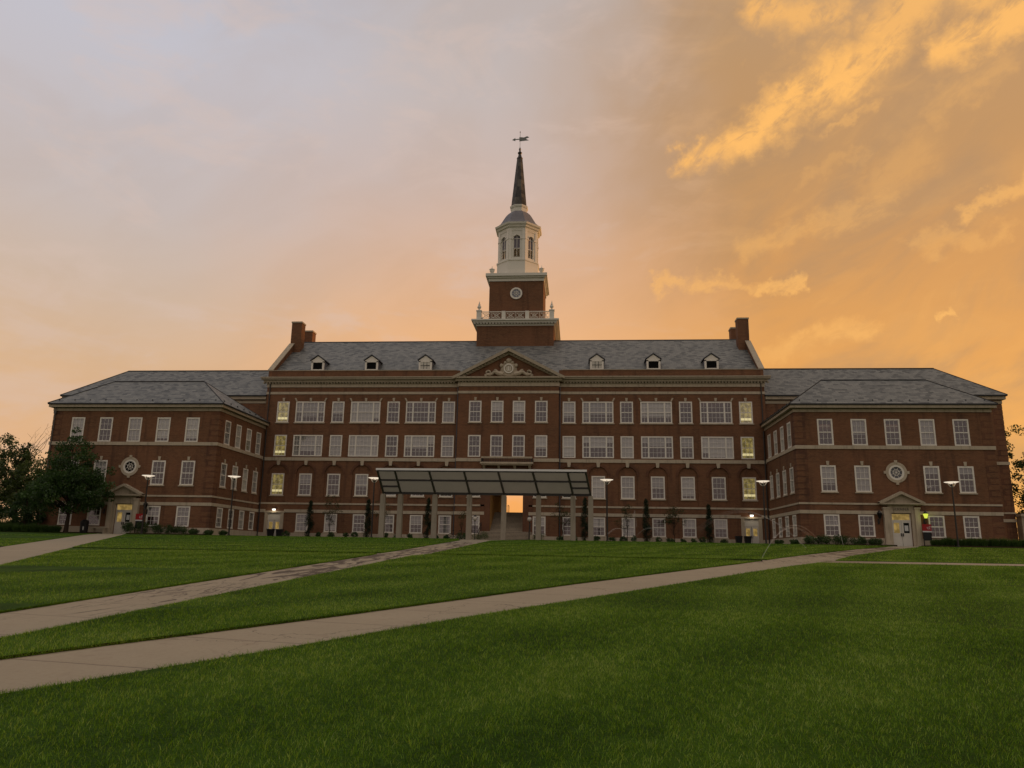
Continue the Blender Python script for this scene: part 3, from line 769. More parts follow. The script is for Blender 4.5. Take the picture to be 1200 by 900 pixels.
# dormers
for s in (-1, 1):
    for i, x in enumerate((10.28, 16.9, 23.6)):
        x = s*x; w = .80; yb = 4.2
        d = MB(); y = 1.2
        d.box(x-w, x-w+.22, y, y+.2, 21.0, 22.42); d.box(x+w-.22, x+w, y, y+.2, 21.0, 22.42); d.box(x-w, x+w, y, y+.2, 22.30, 22.52)
        d.box(x-w+.22, x+w-.22, y+.02, y+.2, 21.0, 21.45)
        d.prism([(x-w-.02, 22.52), (x+w+.02, 22.52), (x, 23.12)], 'y', y+.02, y+.2)
        dm = d.build('dormer', white, hall)
        k = MB()
        for q in (-1, 1):
            k.box(*(sorted((x+q*w, x+q*(w-.1)))), y+.2, 3.1, 21.0, 22.5)
        k.build('dormer_cheek', lead, dm)
        k = MB()
        for q in (-1, 1):
            k.add([(x, y-.12, 23.30), (x+q*(w+.16), y-.12, 22.62), (x+q*(w+.16), yb-.9, 22.62), (x, yb, 23.30),
                   (x, y-.12, 23.20), (x+q*(w+.16), y-.12, 22.52), (x+q*(w+.16), yb-.9, 22.52), (x, yb, 23.2)],
                  [(0, 1, 2, 3), (4, 5, 6, 7), (0, 1, 5, 4), (1, 2, 6, 5)])
        k.build('dormer_roof', lead, dm)
        if i == 0:
            k = MB(); k.box(x-w+.22, x+w-.22, y+.03, y+.06, 21.45, 22.3)
            k.build('louver', blindm, dm)
            k = MB()
            for j in range(1, 3): k.box(x-w+.22+j*.387-.02, x-w+.22+j*.387+.02, y, y+.03, 21.45, 22.3)
            k.box(x-w+.22, x+w-.22, y, y+.028, 21.84, 21.9); k.build('glazing_bars', copper, dm)
        else:
            k = MB()
            for j in range(6): k.box(x-w+.22, x+w-.22, y+.05, y+.10, 21.47+j*.14, 21.55+j*.14)
            k.build('louver', slot, dm)
            k = MB(); k.box(x-w+.22, x+w-.22, y+.12, y+.14, 21.45, 22.3); k.build('backing', slot, dm)

# pediment with its carved cartouche
pd = MB(); pd.prism([(-5.6, 19.98), (5.6, 19.98), (0, 23.05)], 'y', -.5, -.1); ped = pd.build('pediment', brick, hall)
k = MB()
for q in (-1, 1):
    k.add([(0, -1.15, 23.42), (q*6.55, -1.15, 19.98), (q*6.55, -1.15, 19.72), (q*5.85, -1.15, 19.98), (0, -1.15, 23.02)], [(0, 1, 2, 3, 4)])
    k.add([(0, -1.15, 23.42), (q*6.55, -1.15, 19.98), (q*6.55, -.2, 19.98), (0, -.2, 23.42)], [(0, 1, 2, 3)])
    k.add([(0, -1.15, 23.02), (q*5.85, -1.15, 19.98), (q*5.85, -.2, 19.98), (0, -.2, 23.02)], [(0, 3, 2, 1)])
    k.add([(0, -.72, 23.00), (q*5.9, -.72, 19.98), (q*5.35, -.72, 19.98), (0, -.72, 22.72)], [(0, 1, 2, 3)])
    k.add([(0, -.72, 22.72), (q*5.35, -.72, 19.98), (q*5.35, -.5, 19.98), (0, -.5, 22.72)], [(0, 1, 2, 3)])
k.build('raking_cornice', stone, ped)
k = MB()
for q in (-1, 1):
    i = .5
    while i < 5.3:
        z = 22.86 - i*(2.9/5.55); k.box(*sorted((q*i, q*(i+.17))), -.92, -.72, z-.06, z+.08); i += .36
k.build('raking_dentils', stone_lt, ped)
k = MB()
for q in (-1, 1):
    k.quad((0, -1.15, 23.425), (q*6.55, -1.15, 19.985), (q*6.55, 1.0, 19.985), (0, 4.2, 23.425))
k.build('pediment_roof', lead, ped)
ca = MB(); yc = -.62
def blob(cx, cz, rx, rz_, y0=-.72, n=14):
    vs = [(cx, y0, cz)] + [(cx+rx*.72*math.cos(2*math.pi*k/n), y0+.03, cz+rz_*.72*math.sin(2*math.pi*k/n)) for k in range(n)] + \
         [(cx+rx*math.cos(2*math.pi*k/n), -.49, cz+rz_*math.sin(2*math.pi*k/n)) for k in range(n)]
    fs = [(0, 1+k, 1+(k+1) % n) for k in range(n)] + [(1+k, 1+n+k, 1+n+(k+1) % n, 1+(k+1) % n) for k in range(n)]
    ca.add(vs, fs)
blob(0, 20.95, .98, .98); blob(0, 20.40, 1.35, .38); blob(0, 22.0, .36, .30, -.78); blob(-.42, 21.75, .2, .2, -.76); blob(.42, 21.75, .2, .2, -.76)
for q in (-1, 1):
    blob(q*.86, 21.4, .22, .26, -.8); blob(q*.92, 20.5, .3, .3, -.8)
    pts = [(q*(.7+.25*i), -.64, 20.28+.32*math.exp(-((i-3.2)/1.6)**2)+.05*math.sin(i*1.9)) for i in range(9)]
    ca.tube(pts, [.26, .27, .27, .25, .21, .18, .16, .14, .12], 8)
    sp_ = [(q*(2.35+.30*math.cos(a)*(1-a/9)), -.66, 20.50+.30*math.sin(a)*(1-a/9)) for a in [j*.55 for j in range(12)]]
    ca.tube(sp_, .11, 6)
    sp_ = [(q*(1.55+.26*math.cos(a+1)*(1-a/9)), -.68, 20.62+.24*math.sin(a+1)*(1-a/9)) for a in [j*.55 for j in range(11)]]
    ca.tube(sp_, .10, 6)
    blob(q*2.68, 20.22, .22, .2)
cart = ca.build('cartouche', stone_lt, ped)
k = MB(); k.ring_y(0, 20.98, .44, .56, -.84, -.70, 24); k.build('seal_ring', white, cart)
k = MB(); k.ring_y(0, 20.98, .001, .44, -.79, -.72, 24); k.build('seal_disc', stone, cart)
k = MB(); k.box(-.22, -.14, -.83, -.79, 20.75, 21.2); k.box(.14, .22, -.83, -.79, 20.75, 21.2); k.box(-.05, .05, -.83, -.79, 20.72, 21.24); k.box(-.22, .22, -.825, -.79, 20.72, 20.80)
k.build('seal_emblem', white, cart)

# balcony over the entrance
k = MB(); k.box(-3.0, 3.0, -1.45, -.48, 9.80, 10.0); k.box(-2.85, 2.85, -1.30, -.48, 9.66, 9.80)
for x in (-2.6, -.9, .9, 2.6): k.prism([(-1.25, 9.66), (-.5, 9.66), (-.5, 9.2), (-.7, 9.25)], 'x', x-.13, x+.13)
bal = k.build('balcony', stone_lt, hall)
k = MB(); k.box(-2.9, 2.9, -1.34, -1.14, 10.42, 10.62); k.build('balcony_rail', stone, bal)
k = MB()
for i in range(30): x = -2.8+i*5.6/29; k.box(x-.03, x+.03, -1.27, -1.21, 10.0, 10.42)
for q in (-1, 1): k.box(q*2.82-.06, q*2.82+.06, -1.3, -.5, 10.0, 10.5)
k.build('balusters', darkmetal, bal)  # dark colour stands for the shading behind the rail
k = MB(); k.box(-2.95, 2.95, -.56, -.49, 8.3, 9.66); k.box(-2.95, -2.45, -.56, -.49, 2.2, 8.3); k.box(2.45, 2.95, -.56, -.49, 2.2, 8.3)
k.box(-2.45, -1.86, -.54, -.49, Z0+1.1, 8.1); k.box(1.86, 2.45, -.54, -.49, Z0+1.1, 8.1)
k.build('door_surround', brick_dk, hall)

# windows of the hall
for s in (-1, 1):
    for i, (x, kd) in enumerate(zip(XS, kinds)):
        w = 1.47 if kd == 'single' else 3.56; X = s*x
        for r, (zb, zt) in enumerate(rows_top):
            lit = i == 6
            window(hall, X, 0, zb, w, zt-zb, kd, None if lit else rb(.25), key=(r == 0), lit=lit, sill=(r == 0))
        window(hall, X, .12, 6.12, 1.52, 2.53, 'single', None if i == 6 else rb(.2), lit=(i == 6))
        if i < 6: window(hall, X, 0, 1.98, 1.46, 2.05, 'single', random.choice((None, .5, .55, .45, .9)))
for X in CX:
    for r, (zb, zt) in enumerate(rows_top): window(hall, X, -.5, zb, 1.44, zt-zb, 'single', rb(.3), key=(r == 0), sill=(r == 0))
for s in (-1, 1):
    window(hall, s*3.7, -.5, 1.98, 1.44, 2.05, 'single', .5); window(hall, s*3.75, -.5, 6.12, 1.48, 2.53, 'single', .6)

# end doors of the hall
def small_door(parent, x, y):
    k = MB(); k.box(x-1.12, x-.78, y-.12, y+.2, Z0, 4.10); k.box(x+.78, x+1.12, y-.12, y+.2, Z0, 4.10); k.box(x-1.22, x+1.22, y-.16, y+.2, 4.10, 4.30)
    d = k.build('door', stone_lt, parent)
    k = MB(); k.box(x-.78, x+.78, y+.08, y+.14, 3.25, 4.10); k.build('transom_panel', doorw, d)
    for q in (-1, 1):
        a, c = sorted((x+q*.02, x+q*.76))
        k = MB(); g0, g1 = a+.15, c-.15
        k.box(a, c, y+.1, y+.15, 1.24, 2.25); k.box(a, c, y+.1, y+.15, 3.05, 3.24); k.box(a, g0, y+.1, y+.15, 2.25, 3.05); k.box(g1, c, y+.1, y+.15, 2.25, 3.05)
        lf = k.build('door_leaf', doorw, d)
        k = MB(); k.quad((g0, y+.17, 2.25), (g1, y+.17, 2.25), (g1, y+.17, 3.05), (g0, y+.17, 3.05)); k.build('lit_door_glass', lit_tran, lf)
        k = MB(); k.box(x+q*.08-.02, x+q*.08+.02, y+.04, y+.1, 2.0, 2.3); k.build('door_handle', darkmetal, lf)
    return d
for s in (-1, 1): small_door(hall, s*26.97, 0)
for s in (-1, 1):
    k = MB(); k.box(s*27-.22, s*27+.22, -.22, -.09, 4.50, 4.62); wl = k.build('wall_lamp', darkmetal, hall)
    k = MB(); k.box(s*27-.17, s*27+.17, -.235, -.13, 4.36, 4.50); k.build('lamp_lens', lampb, wl)
    ld = bpy.data.lights.new('wall_lamp_light', 'POINT'); ld.energy = 7; ld.color = (1., .86, .62); ld.shadow_soft_size = .12
    lo_ = bpy.data.objects.new('wall_lamp_light', ld); COL.objects.link(lo_); lo_.location = (s*27, -.45, 4.4)

# ------------------------------------------------------------------ the tower (part of the hall)
tw = MB()
TX = 0.0
tw.box(-4.98, 4.98, 7.3, 16.4, 23., 28.85)
tower = tw.build('tower', brick, hall)
k = MB()
k.box(-5.08, 5.08, 7.2, 16.5, 28.62, 28.86); k.box(-5.45, 5.45, 6.85, 16.85, 29.0, 29.22); k.box(-5.65, 5.65, 6.65, 17.05, 29.22, 29.42)
k.build('tower_cornice', cream, tower)
k = MB(); x = -5.35
while x < 5.3:
    k.box(x, x+.22, 6.90, 7.25, 28.84, 29.0); k.box(x, x+.22, 16.5, 16.75, 28.86, 29.0); x += .4
y = 7.0
while y < 16.6:
    k.box(5.08, 5.33, y, y+.2, 28.86, 29.0); k.box(-5.33, -5.08, y, y+.2, 28.86, 29.0); y += .4
k.mi = 1; k.box(-5.02, 5.02, 7.24, 16.46, 28.86, 29.0)  # darker stone backing puts the shade between the dentils into colour
k.build('tower_dentils', [cream, stone], tower)
# balustrade with crossed panels
px = [-4.72, -1.53, 1.53, 4.72]
k = MB()
def post(mb, x, y): mb.box(x-.3, x+.3, y-.3, y+.3, 29.42, 30.55); mb.box(x-.36, x+.36, y-.36, y+.36, 30.55, 30.66)
yy0, yy1 = 7.2, 16.5
for x in (px[0], px[3]):
    for y in (yy0, yy1): post(k, x, y)
for x in px[1:3]:
    for y in (yy0, yy1): k.box(x-.24, x+.24, y-.14, y+.14, 29.42, 30.58)
for x in (px[0], px[3]):
    for y in (10.3, 13.4): k.box(x-.14, x+.14, y-.24, y+.24, 29.42, 30.58)
def panel(mb, p, q):
    """crossed rail panel from p to q (x,y)"""
    L = math.hypot(q[0]-p[0], q[1]-p[1]); dx, dy = (q[0]-p[0])/L, (q[1]-p[1])/L
    P = lambda t, z: (p[0]+dx*t, p[1]+dy*t, z)
    mb.tube([P(0, 30.5), P(L, 30.5)], .065, 4); mb.tube([P(0, 29.52), P(L, 29.52)], .055, 4)
    n = 2
    for i in range(n):
        a, b_ = L*i/n, L*(i+1)/n; m = (a+b_)/2; w = (b_-a)*.38
        mb.tube([P(m-w, 30.32), P(m+w, 29.70)], .035, 4); mb.tube([P(m-w, 29.70), P(m+w, 30.32)], .035, 4)
        mb.tube([P(m-w, 29.70), P(m-w, 30.32), P(m+w, 30.32), P(m+w, 29.70), P(m-w, 29.70)], .03, 4)
        mb.tube([P(a, 29.5), P(a, 30.5)], .03, 4)
        r = w*.45; pts = [P(m+r*math.cos(j*math.pi/4), 30.01+r*math.sin(j*math.pi/4)) for j in range(9)]
        mb.tube(pts, .03, 4)
for y in (yy0, yy1):
    for a, c in zip(px[:-1], px[1:]): panel(k, (a+.27, y), (c-.27, y))
for x in (px[0], px[3]):
    for a, c in ((7.2, 10.3), (10.3, 13.4), (13.4, 16.5)): panel(k, (x, a+.27), (x, c-.27))
k.build('balustrade', cream, tower)
urn = [(.20, 0), (.20, .1), (.09, .16), (.09, .22), (.24, .38), (.27, .5), (.22, .62), (.12, .7), (.17, .78), (.15, .85), (.06, .95), (.09, 1.03), (.05, 1.12), (.02, 1.3)]
for x in (px[0], px[3]):
    for y in (yy0, yy1):
        k = MB(); k.lathe([(r, 30.66+z) for r, z in urn], x, y, 10); k.build('urn', cream, tower, smooth=True)
# middle block
k = MB(); k.box(-3.56, 3.56, 8.1, 15.1, 28.85, 35.3); mid = k.build('tower_upper_block', brick, tower)
k = MB(); k.box(-3.66, 3.66, 8.0, 15.2, 35.0, 35.42); k.box(-3.85, 3.85, 7.8, 15.4, 35.42, 35.62); k.box(-4.05, 4.05, 7.6, 15.6, 35.62, 36.0)
k.build('upper_cornice', cream, tower)
urn2 = [(.30, 0), (.30, .12), (.12, .2), (.12, .28), (.26, .42), (.33, .62), (.33, .75), (.38, .8), (.38, .85), (.12, .93), (.1, 1.02), (.05, 1.1), (.02, 1.35)]
for x in (-3.3, 3.3):
    for y in (8.4, 14.8):
        k = MB(); k.lathe([(r, 36.0+z*.95) for r, z in urn2], x, y, 10); k.build('urn', cream, tower, smooth=True)
k = MB(); k.ring_y(0, 33.3, .58, .80, 7.98, 8.12, 28); oc = k.build('round_window', white, tower)
k = MB(); k.ring_y(0, 33.3, .001, .58, 8.05, 8.08, 28); k.build('pane', mat_plain('blue_grey_glass', (.16, .17, .22), .3, 5., .15, .6), oc)
k = MB()
for a in range(4):
    q = a*math.pi/4; k.tube([(-.56*math.cos(q), 8.03, 33.3-.56*math.sin(q)), (.56*math.cos(q), 8.03, 33.3+.56*math.sin(q))], .022, 4)
k.ring_y(0, 33.3, .27, .31, 8.01, 8.05, 20); k.build('glazing_bars', white, oc)

# octagonal belvedere
OX, OY = -.10, 11.6; O8 = math.pi/8; AF = 1/math.cos(O8)
def octa(mb, prof): mb.lathe([(r*AF, z) for r, z in prof], OX, OY, 8, O8)
k = MB(); octa(k, [(2.88, 36.0), (2.88, 36.35), (2.78, 36.4), (2.78, 38.2), (2.86, 38.25), (2.86, 38.42), (2.6, 38.5)]); octp = k.build('belvedere', cream, tower)
ap = 2.62; side = 2*ap*math.tan(O8)
def face_pt(j, u, z, d):
    """point on octagon face j (normal angle), u along the face, d inward"""
    a = -math.pi/2 + j*math.pi/4; nx_, ny_ = math.cos(a), math.sin(a); tx, ty = -ny_, nx_
    return (OX + nx_*(ap-d) + tx*u, OY + ny_*(ap-d) + ty*u, z)
wl8 = MB(); tr8 = MB(); louv = mat_plain('violet_louver', (.16, .14, .17), .3, 12., .7)
for j in range(8):
    to = lambda u, z, d, j=j: face_pt(j, u, z, d)
    hw = .46
    wall(wl8, to, -side/2, side/2, 38.42, 43.1, [(-hw, hw, 38.75, 41.45+hw)], .22)
    n = 10
    for i in range(n):
        a0, a1 = math.pi*i/n, math.pi*(i+1)/n; top = 41.45+hw
        p0, p1 = (hw*math.cos(a0), 41.45+hw*math.sin(a0)), (hw*math.cos(a1), 41.45+hw*math.sin(a1))
        wl8.quad(to(p1[0], p1[1], 0), to(p0[0], p0[1], 0), to(p0[0], top, 0), to(p1[0], top, 0))
        wl8.quad(to(p0[0], p0[1], 0), to(p1[0], p1[1], 0), to(p1[0], p1[1], .2), to(p0[0], p0[1], .2))
    # corner pilasters, string at the arch spring, arch moulding
    for q in (-1, 1):
        u0, u1 = sorted((q*side/2, q*(side/2-.36)))
        tr8.add([to(u0, 38.45, -.07), to(u1, 38.45, -.07), to(u1, 43.05, -.07), to(u0, 43.05, -.07), to(u0, 38.45, .02), to(u1, 38.45, .02), to(u1, 43.05, .02), to(u0, 43.05, .02)],
                [(0, 1, 2, 3), (0, 4, 5, 1), (1, 5, 6, 2), (2, 6, 7, 3), (3, 7, 4, 0)])
        u0, u1 = sorted((q*hw, q*side/2))
        tr8.add([to(u0, 41.35, -.11), to(u1, 41.35, -.11), to(u1, 41.5, -.11), to(u0, 41.5, -.11), to(u0, 41.35, .02), to(u1, 41.35, .02), to(u1, 41.5, .02), to(u0, 41.5, .02)],
                [(0, 1, 2, 3), (0, 4, 5, 1), (1, 5, 6, 2), (2, 6, 7, 3), (3, 7, 4, 0)])
    tr8.tube([to((hw+.07)*math.cos(math.pi*i/10), 41.45+(hw+.07)*math.sin(math.pi*i/10), -.03) for i in range(11)], .06, 5)
    # frame with bars, louver in upper half
    for a_, b_, c_, d_ in ((-hw, -hw+.07, 38.75, 41.45), (hw-.07, hw, 38.75, 41.45), (-.03, .03, 38.75, 41.85), (-hw, hw, 40.02, 40.12), (-hw, hw, 41.40, 41.48), (-hw, hw, 38.75, 38.85)):
        tr8.add([to(a_, c_, .12), to(b_, c_, .12), to(b_, d_, .12), to(a_, d_, .12), to(a_, c_, .18), to(b_, c_, .18), to(b_, d_, .18), to(a_, d_, .18)],
                [(0, 1, 2, 3), (4, 7, 6, 5), (0, 3, 7, 4), (1, 5, 6, 2)])
    lo8 = MB(); lo8.quad(to(-hw, 40.07, .17), to(hw, 40.07, .17), to(hw, 41.45, .17), to(-hw, 41.45, .17))
    lo8.add([to(hw*math.cos(math.pi*i/10), 41.45+hw*math.sin(math.pi*i/10), .17) for i in range(11)], [tuple(range(11))]); lo8.build('louver', louv, tower)
wl8.build('belvedere_wall', cream, tower); tr8.build('belvedere_trim', white, tower)

k = MB(); octa(k, [(2.35, 40.14), (2.35, 40.24)]); k.build('belvedere_bounce_ceiling', white, tower)  # white plate added low inside to bounce light from the openings
k = MB(); octa(k, [(2.38, 38.52), (2.38, 38.6)]); k.build('belvedere_bounce_floor', cream, tower)  # floor added to bounce light up inside
k = MB(); octa(k, [(2.66, 42.55), (2.70, 43.0), (2.86, 43.08), (2.92, 43.3), (3.10, 43.42), (3.16, 43.66), (2.9, 43.72)]); k.build('belvedere_cornice', cream, tower)
k = MB(); octa(k, [(3.05, 43.70), (2.72, 43.95), (2.40, 44.3), (2.18, 44.7), (1.97, 45.1), (1.75, 45.5), (1.50, 45.85), (1.24, 46.12), (1.1, 46.2)])
k.build('dome', mat_plain('lavender_slate', (.15, .14, .155), .35, 2.2, .55), tower)
k = MB(); octa(k, [(1.10, 46.12), (1.10, 46.75), (1.16, 46.8), (1.22, 47.0), (1.22, 47.12), (.95, 47.2)]); k.build('spire_drum', cream, tower)
def mat_spire():
    m, t = new_mat('banded_spire'); p = pos(t); sp = t.node('ShaderNodeSeparateXYZ', {0: p})
    band = t.math('FLOOR', t.math('MULTIPLY', sp.outputs[2], 1.8)); c = t.node('ShaderNodeCombineXYZ', {0: t.math('MULTIPLY', sp.outputs[0], 1.3), 1: sp.outputs[1], 2: band}).outputs[0]
    n = t.noise(c, .9, 1); n2 = t.noise(p, 5., 3)
    col = t.ramp(n, [(.38, (.03, .026, .026)), (.5, (.08, .068, .06)), (.66, (.15, .13, .105))])
    col = t.mix(t.math('MULTIPLY', n2, .4), col, (.035, .032, .03))
    finish(t, col, .55, n2, .3); return m
k = MB(); octa(k, [(1.06, 47.15), (.38, 54.6)]); k.build('spire', mat_spire(), tower)
k = MB(); k.lathe([(.40, 54.55), (.44, 54.75), (.30, 54.85), (.20, 55.3), (.30, 55.5), (.32, 55.6), (.14, 55.7), (.12, 56.0), (.17, 56.15), (.06, 56.4), (.035, 56.5)], OX, OY, 8)
k.build('finial', darkmetal, tower)
k = MB(); k.tube([(OX, OY, 56.4), (OX, OY, 59.0)], .028, 6); k.lathe([(.02, 58.75), (.09, 58.85), (.02, 58.95)], OX, OY, 8)
# banner shaped vane pointing right, slightly raised
def vp(u, z): c, s_ = math.cos(R(-8)), math.sin(R(-8)); return (OX + u*1.08, OY + .2*u, 57.75 + z*1.25 + u*.2)
for th in (-.02, .02):
    def V3(u, z): a = vp(u, z); return (a[0], a[1]+th, a[2])
    k.add([V3(-.1, -.28), V3(.62, -.26), V3(1.15, -.26), V3(.72, -.02), V3(1.2, .12), V3(.9, .28), V3(.5, .16), V3(-.1, .26)], [tuple(range(8))])
    k.add([V3(-.1, -.06), V3(-.1, .06), V3(-.62, .05), V3(-.62, .2), V3(-1.05, -.02), V3(-.62, -.2), V3(-.62, -.06)], [tuple(range(7))])
k.build('weather_vane', bronze, tower)

# ================================================================== WINGS
def quoins(mb, x, y, sx, sy, z0, z1, h=.44, gap=.13):
    """brick corner blocks; corner at (x,y); sx,sy = +-1 pointing into the wall along x / y; alternate long and short"""
    z = z0; i = 0
    while z + h < z1:
        L = 1.0 if i % 2 == 0 else .74
        a, c = sorted((x - sx*.022, x + sx*L)); e, g = sorted((y - sy*.022, y + sy*L))
        mb.box(a, c, e, g, z, z+h)
        z += h+gap; i += 1
def wing(s, label):
    root = thing('wing_building', (s*38, -5, 1.2), label, 'building', 'brick wings at the ends of the hall')
    X0, X1, Y0, Y1 = 28.96, 47.19, -11.67, .4
    rows = [(10.62, 13.18), (6.18, 8.68), (2.02, 4.06)]
    xs_ = [31.8, 34.95, 38.05, 41.25, 44.35]
    wb = MB(); holes = []
    for r, (a, c) in enumerate(rows):
        for i, x in enumerate(xs_):
            if i == 2 and r > 0: continue
            holes.append((s*x-.72, s*x+.72, a, c))
    holes.append((s*38.1-.88, s*38.1+.88, 1.2, 4.2)); holes.append((s*38.05-.6, s*38.05+.6, 7.45, 8.65))
    u0, u1 = sorted((s*X0, s*X1))
    wall(wb, front(Y0), u0, u1, Z0, 14.2, holes, .2)
    sy = [-9.6, -6.95, -4.3, -1.65]
    sh = [(y-.64, y+.64, a, c) for y in sy for a, c in rows]
    if s < 0: to = lambda u, z, d: (-X0-d, u, z)          # inner side faces +X
    else: to = lambda u, z, d: (X0+d, u, z)
    wall(wb, to, Y0, 0.0, Z0, 14.2, sh, .2)
    wb.quad((s*X1, Y0, Z0), (s*X1, Y1, Z0), (s*X1, Y1, 14.2), (s*X1, Y0, 14.2))
    # taller block behind
    XR = 54.8; b0, b1 = sorted((s*29.15, s*XR))
    wall(wb, front(.4), b0, b1, Z0, 17.75, [], .1)
    wb.quad((s*XR, .4, Z0), (s*XR, 10.4, Z0), (s*XR, 10.4, 17.75), (s*XR, .4, 17.75))
    wb.quad((b0, 10.4, Z0), (b1, 10.4, Z0), (b1, 10.4, 17.75), (b0, 10.4, 17.75))
    wb.build('wall', brick, root)
    for qx, qy, sg_, top_ in ((X0, Y0, s, 0), (X1, Y0, -s, 0), (XR, .4, -s, 1)):
        q = MB()
        for z0_, z1_ in ((1.95, 4.05), (5.35, 10.2), (10.75, 13.8)) + (((14.2, 17.1),) if top_ else ()): quoins(q, s*qx, qy, sg_, 1, z0_, z1_)
        a_, b_ = sorted((s*qx-sg_*.006, s*qx+sg_*1.02)); q.mi = 1; q.box(a_, b_, qy-.006, qy+1.02, 1.95, 17.0 if top_ else 13.8)
        q.build('corner_quoins', [brick, brick_dk], root)
    c = MB()
    def belt(z0_, z1_, pr, gaps=()):
        segs = [(X0-pr, X1+pr)]
        for g0, g1 in gaps:
            a = segs.pop(); segs += [(a[0], g0), (g1, a[1])]
        for a, e in segs:
            x0, x1 = sorted((s*a, s*e)); c.box(x0, x1, Y0-pr, Y0+.02, z0_, z1_)
        x0, x1 = sorted((s*(X0-pr), s*(X0+.02))); c.box(x0, x1, Y0+.02, -.10, z0_, z1_)
        x0, x1 = sorted((s*(X1-.02), s*(X1+pr))); c.box(x0, x1, Y0+.02, .4, z0_, z1_)
        x0, x1 = sorted((s*(X1+pr), s*(XR+pr))); c.box(x0, x1, .4-pr, .42, z0_, z1_)
    belt(10.26, 10.60, .08); belt(4.99, 5.16, .06, ((36.35, 39.85),)); belt(4.12, 4.44, .06, ((36.45, 39.75),)); belt(Z0, 1.92, .09, ((36.45, 39.75),))
    c.build('stone_course', stone_lt, root)
    c = MB()
    c.box(min(s*(X0-.08), s*(X1+.08)), max(s*(X0-.08), s*(X1+.08)), Y0-.08, Y0+.02, 13.86, 14.16)
    c.box(*sorted((s*(X0-.08), s*(X0+.02))), Y0+.02, -.02, 13.86, 14.16); c.box(*sorted((s*(X1-.02), s*(X1+.08))), Y0+.02, .3, 13.86, 14.16)
    c.box(*sorted((s*(X0-.42), s*(X1+.42))), Y0-.42, Y0+.3, 14.22, 14.50)
    c.box(*sorted((s*(X0-.42), s*(X0+.3))), Y0+.3, -.02, 14.22, 14.50); c.box(*sorted((s*(X1-.3), s*(X1+.42))), Y0+.3, .3, 14.22, 14.50)
    for a, z0_, z1_ in ((.06, 17.05, 17.38), (.35, 17.5, 17.85)):
        c.box(*sorted((s*29.25, s*(XR+a))), .4-a, .42, z0_, z1_); c.box(*sorted((s*(XR-.05), s*(XR+a))), .42, 10.4, z0_, z1_)
    c.build('eaves_cornice', stone, root)
    c = MB()
    ex0, ex1, ey = X0-.52, X1+.52, Y0-.52
    c.box(*sorted((s*ex0, s*ex1)), ey, ey+.5, 14.5, 14.62); c.box(*sorted((s*ex0, s*(ex0+.5))), ey+.5, -.02, 14.5, 14.62); c.box(*sorted((s*(ex1-.5), s*ex1)), ey+.5, .3, 14.5, 14.62)
    c.box(*sorted((s*29.25, s*(XR+.5))), -.1, .5, 17.85, 17.98); c.box(*sorted((s*XR, s*(XR+.5))), .5, 10.5, 17.85, 17.98)
    gut = c.build('gutter', copper, root)
    # front hipped roof
    r = MB(); zr, ry = 17.78, -8.3; e = 14.625
    A_, B_ = (s*ex0, ey, e), (s*ex1, ey, e); C_, D_ = (s*ex1, -.0, e), (s*ex0, -.0, e)
    E1, E2 = (s*32.8, ry, zr), (s*43.1, ry, zr)
    r.quad(A_, B_, E2, E1); r.add([A_, E1, D_], [(0, 1, 2)]); r.add([B_, C_, E2], [(0, 1, 2)]); r.quad(C_, D_, E1, E2)
    # rear block roof
    zr2, ry2, e2 = 22.2, 5.0, 17.985
    A2, B2, C2, D2 = (s*29.16, -.1, e2), (s*(XR+.5), -.1, e2), (s*(XR+.5), 10.5, e2), (s*29.16, 10.5, e2)
    E3, E4 = (s*29.16, ry2, zr2), (s*50.1, ry2, zr2)
    r.quad(A2, B2, E4, E3); r.add([B2, C2, E4], [(0, 1, 2)]); r.quad(C2, D2, E3, E4)
    ro = r.build('roof', slate, root)
    c = MB()
    c.tube([E1, E2], .09, 5); c.tube([A_, E1], .06, 5); c.tube([B_, E2], .06, 5); c.tube([E3, E4], .10, 5); c.tube([B2, E4], .06, 5); c.tube([D_, E1], .05, 5)
    c.build('ridge_cap', copper, ro)
    sg = MB()
    for i in range(11):
        x = s*(X0 + .6 + i*1.72); sg.box(x-.05, x+.05, ey+.42, ey+.52, 14.95, 15.08)
    for i in range(7):
        y = Y0 + .5 + i*1.6; xx = s*(ex0+.45); sg.box(xx-.05, xx+.05, y-.05, y+.05, 14.95, 15.08)
    sg.build('snow_guards', copper, ro)
    vent = MB(); vent.tube([(s*38.8, 1.6, 19.2), (s*38.8, 1.6, 20.1)], .11, 8); vent.build('vent_pipe', copper, ro)
    for r_, (a, c_) in enumerate(rows):
        for i, x in enumerate(xs_):
            if i == 2 and r_ > 0: continue
            lit_ = False
            bl = rb(.15) if r_ == 0 else rb(.3)
            if s > 0 and i >= 3 and r_ > 0: bl = .3 if (r_ == 1) else None
            if r_ == 2 and bl: bl = random.choice((.5, .9, .55))
            window(root, s*x, Y0, a, 1.44, c_-a, 'single', bl, sill=(r_ == 1), key=(r_ == 1))
        for y in sy: window(root, s*X0, y, a, 1.28, c_-a, 'single', random.choice((None, .5, .9, .95)), rz=(math.pi/2 if s < 0 else -math.pi/2), sill=(r_ == 1), key=(r_ == 1))
    for dx_, dy_ in ((X0+.16, Y0-.1), (X1-.2, Y0-.1)):
        k = MB(); k.tube([(s*dx_, dy_, 14.3), (s*dx_, dy_, 1.3)], .055, 6); k.box(s*dx_-.14, s*dx_+.14, dy_-.1, dy_+.09, 13.55, 13.85)
        for z_ in (3., 6.5, 9.5, 12.): k.box(s*dx_-.1, s*dx_+.1, dy_-.07, dy_+.09, z_, z_+.07)
        if dx_ > 40 and s < 0: k.build('downpipe', steelgrey, root)
    # round window with four keys
    cx = s*38.05
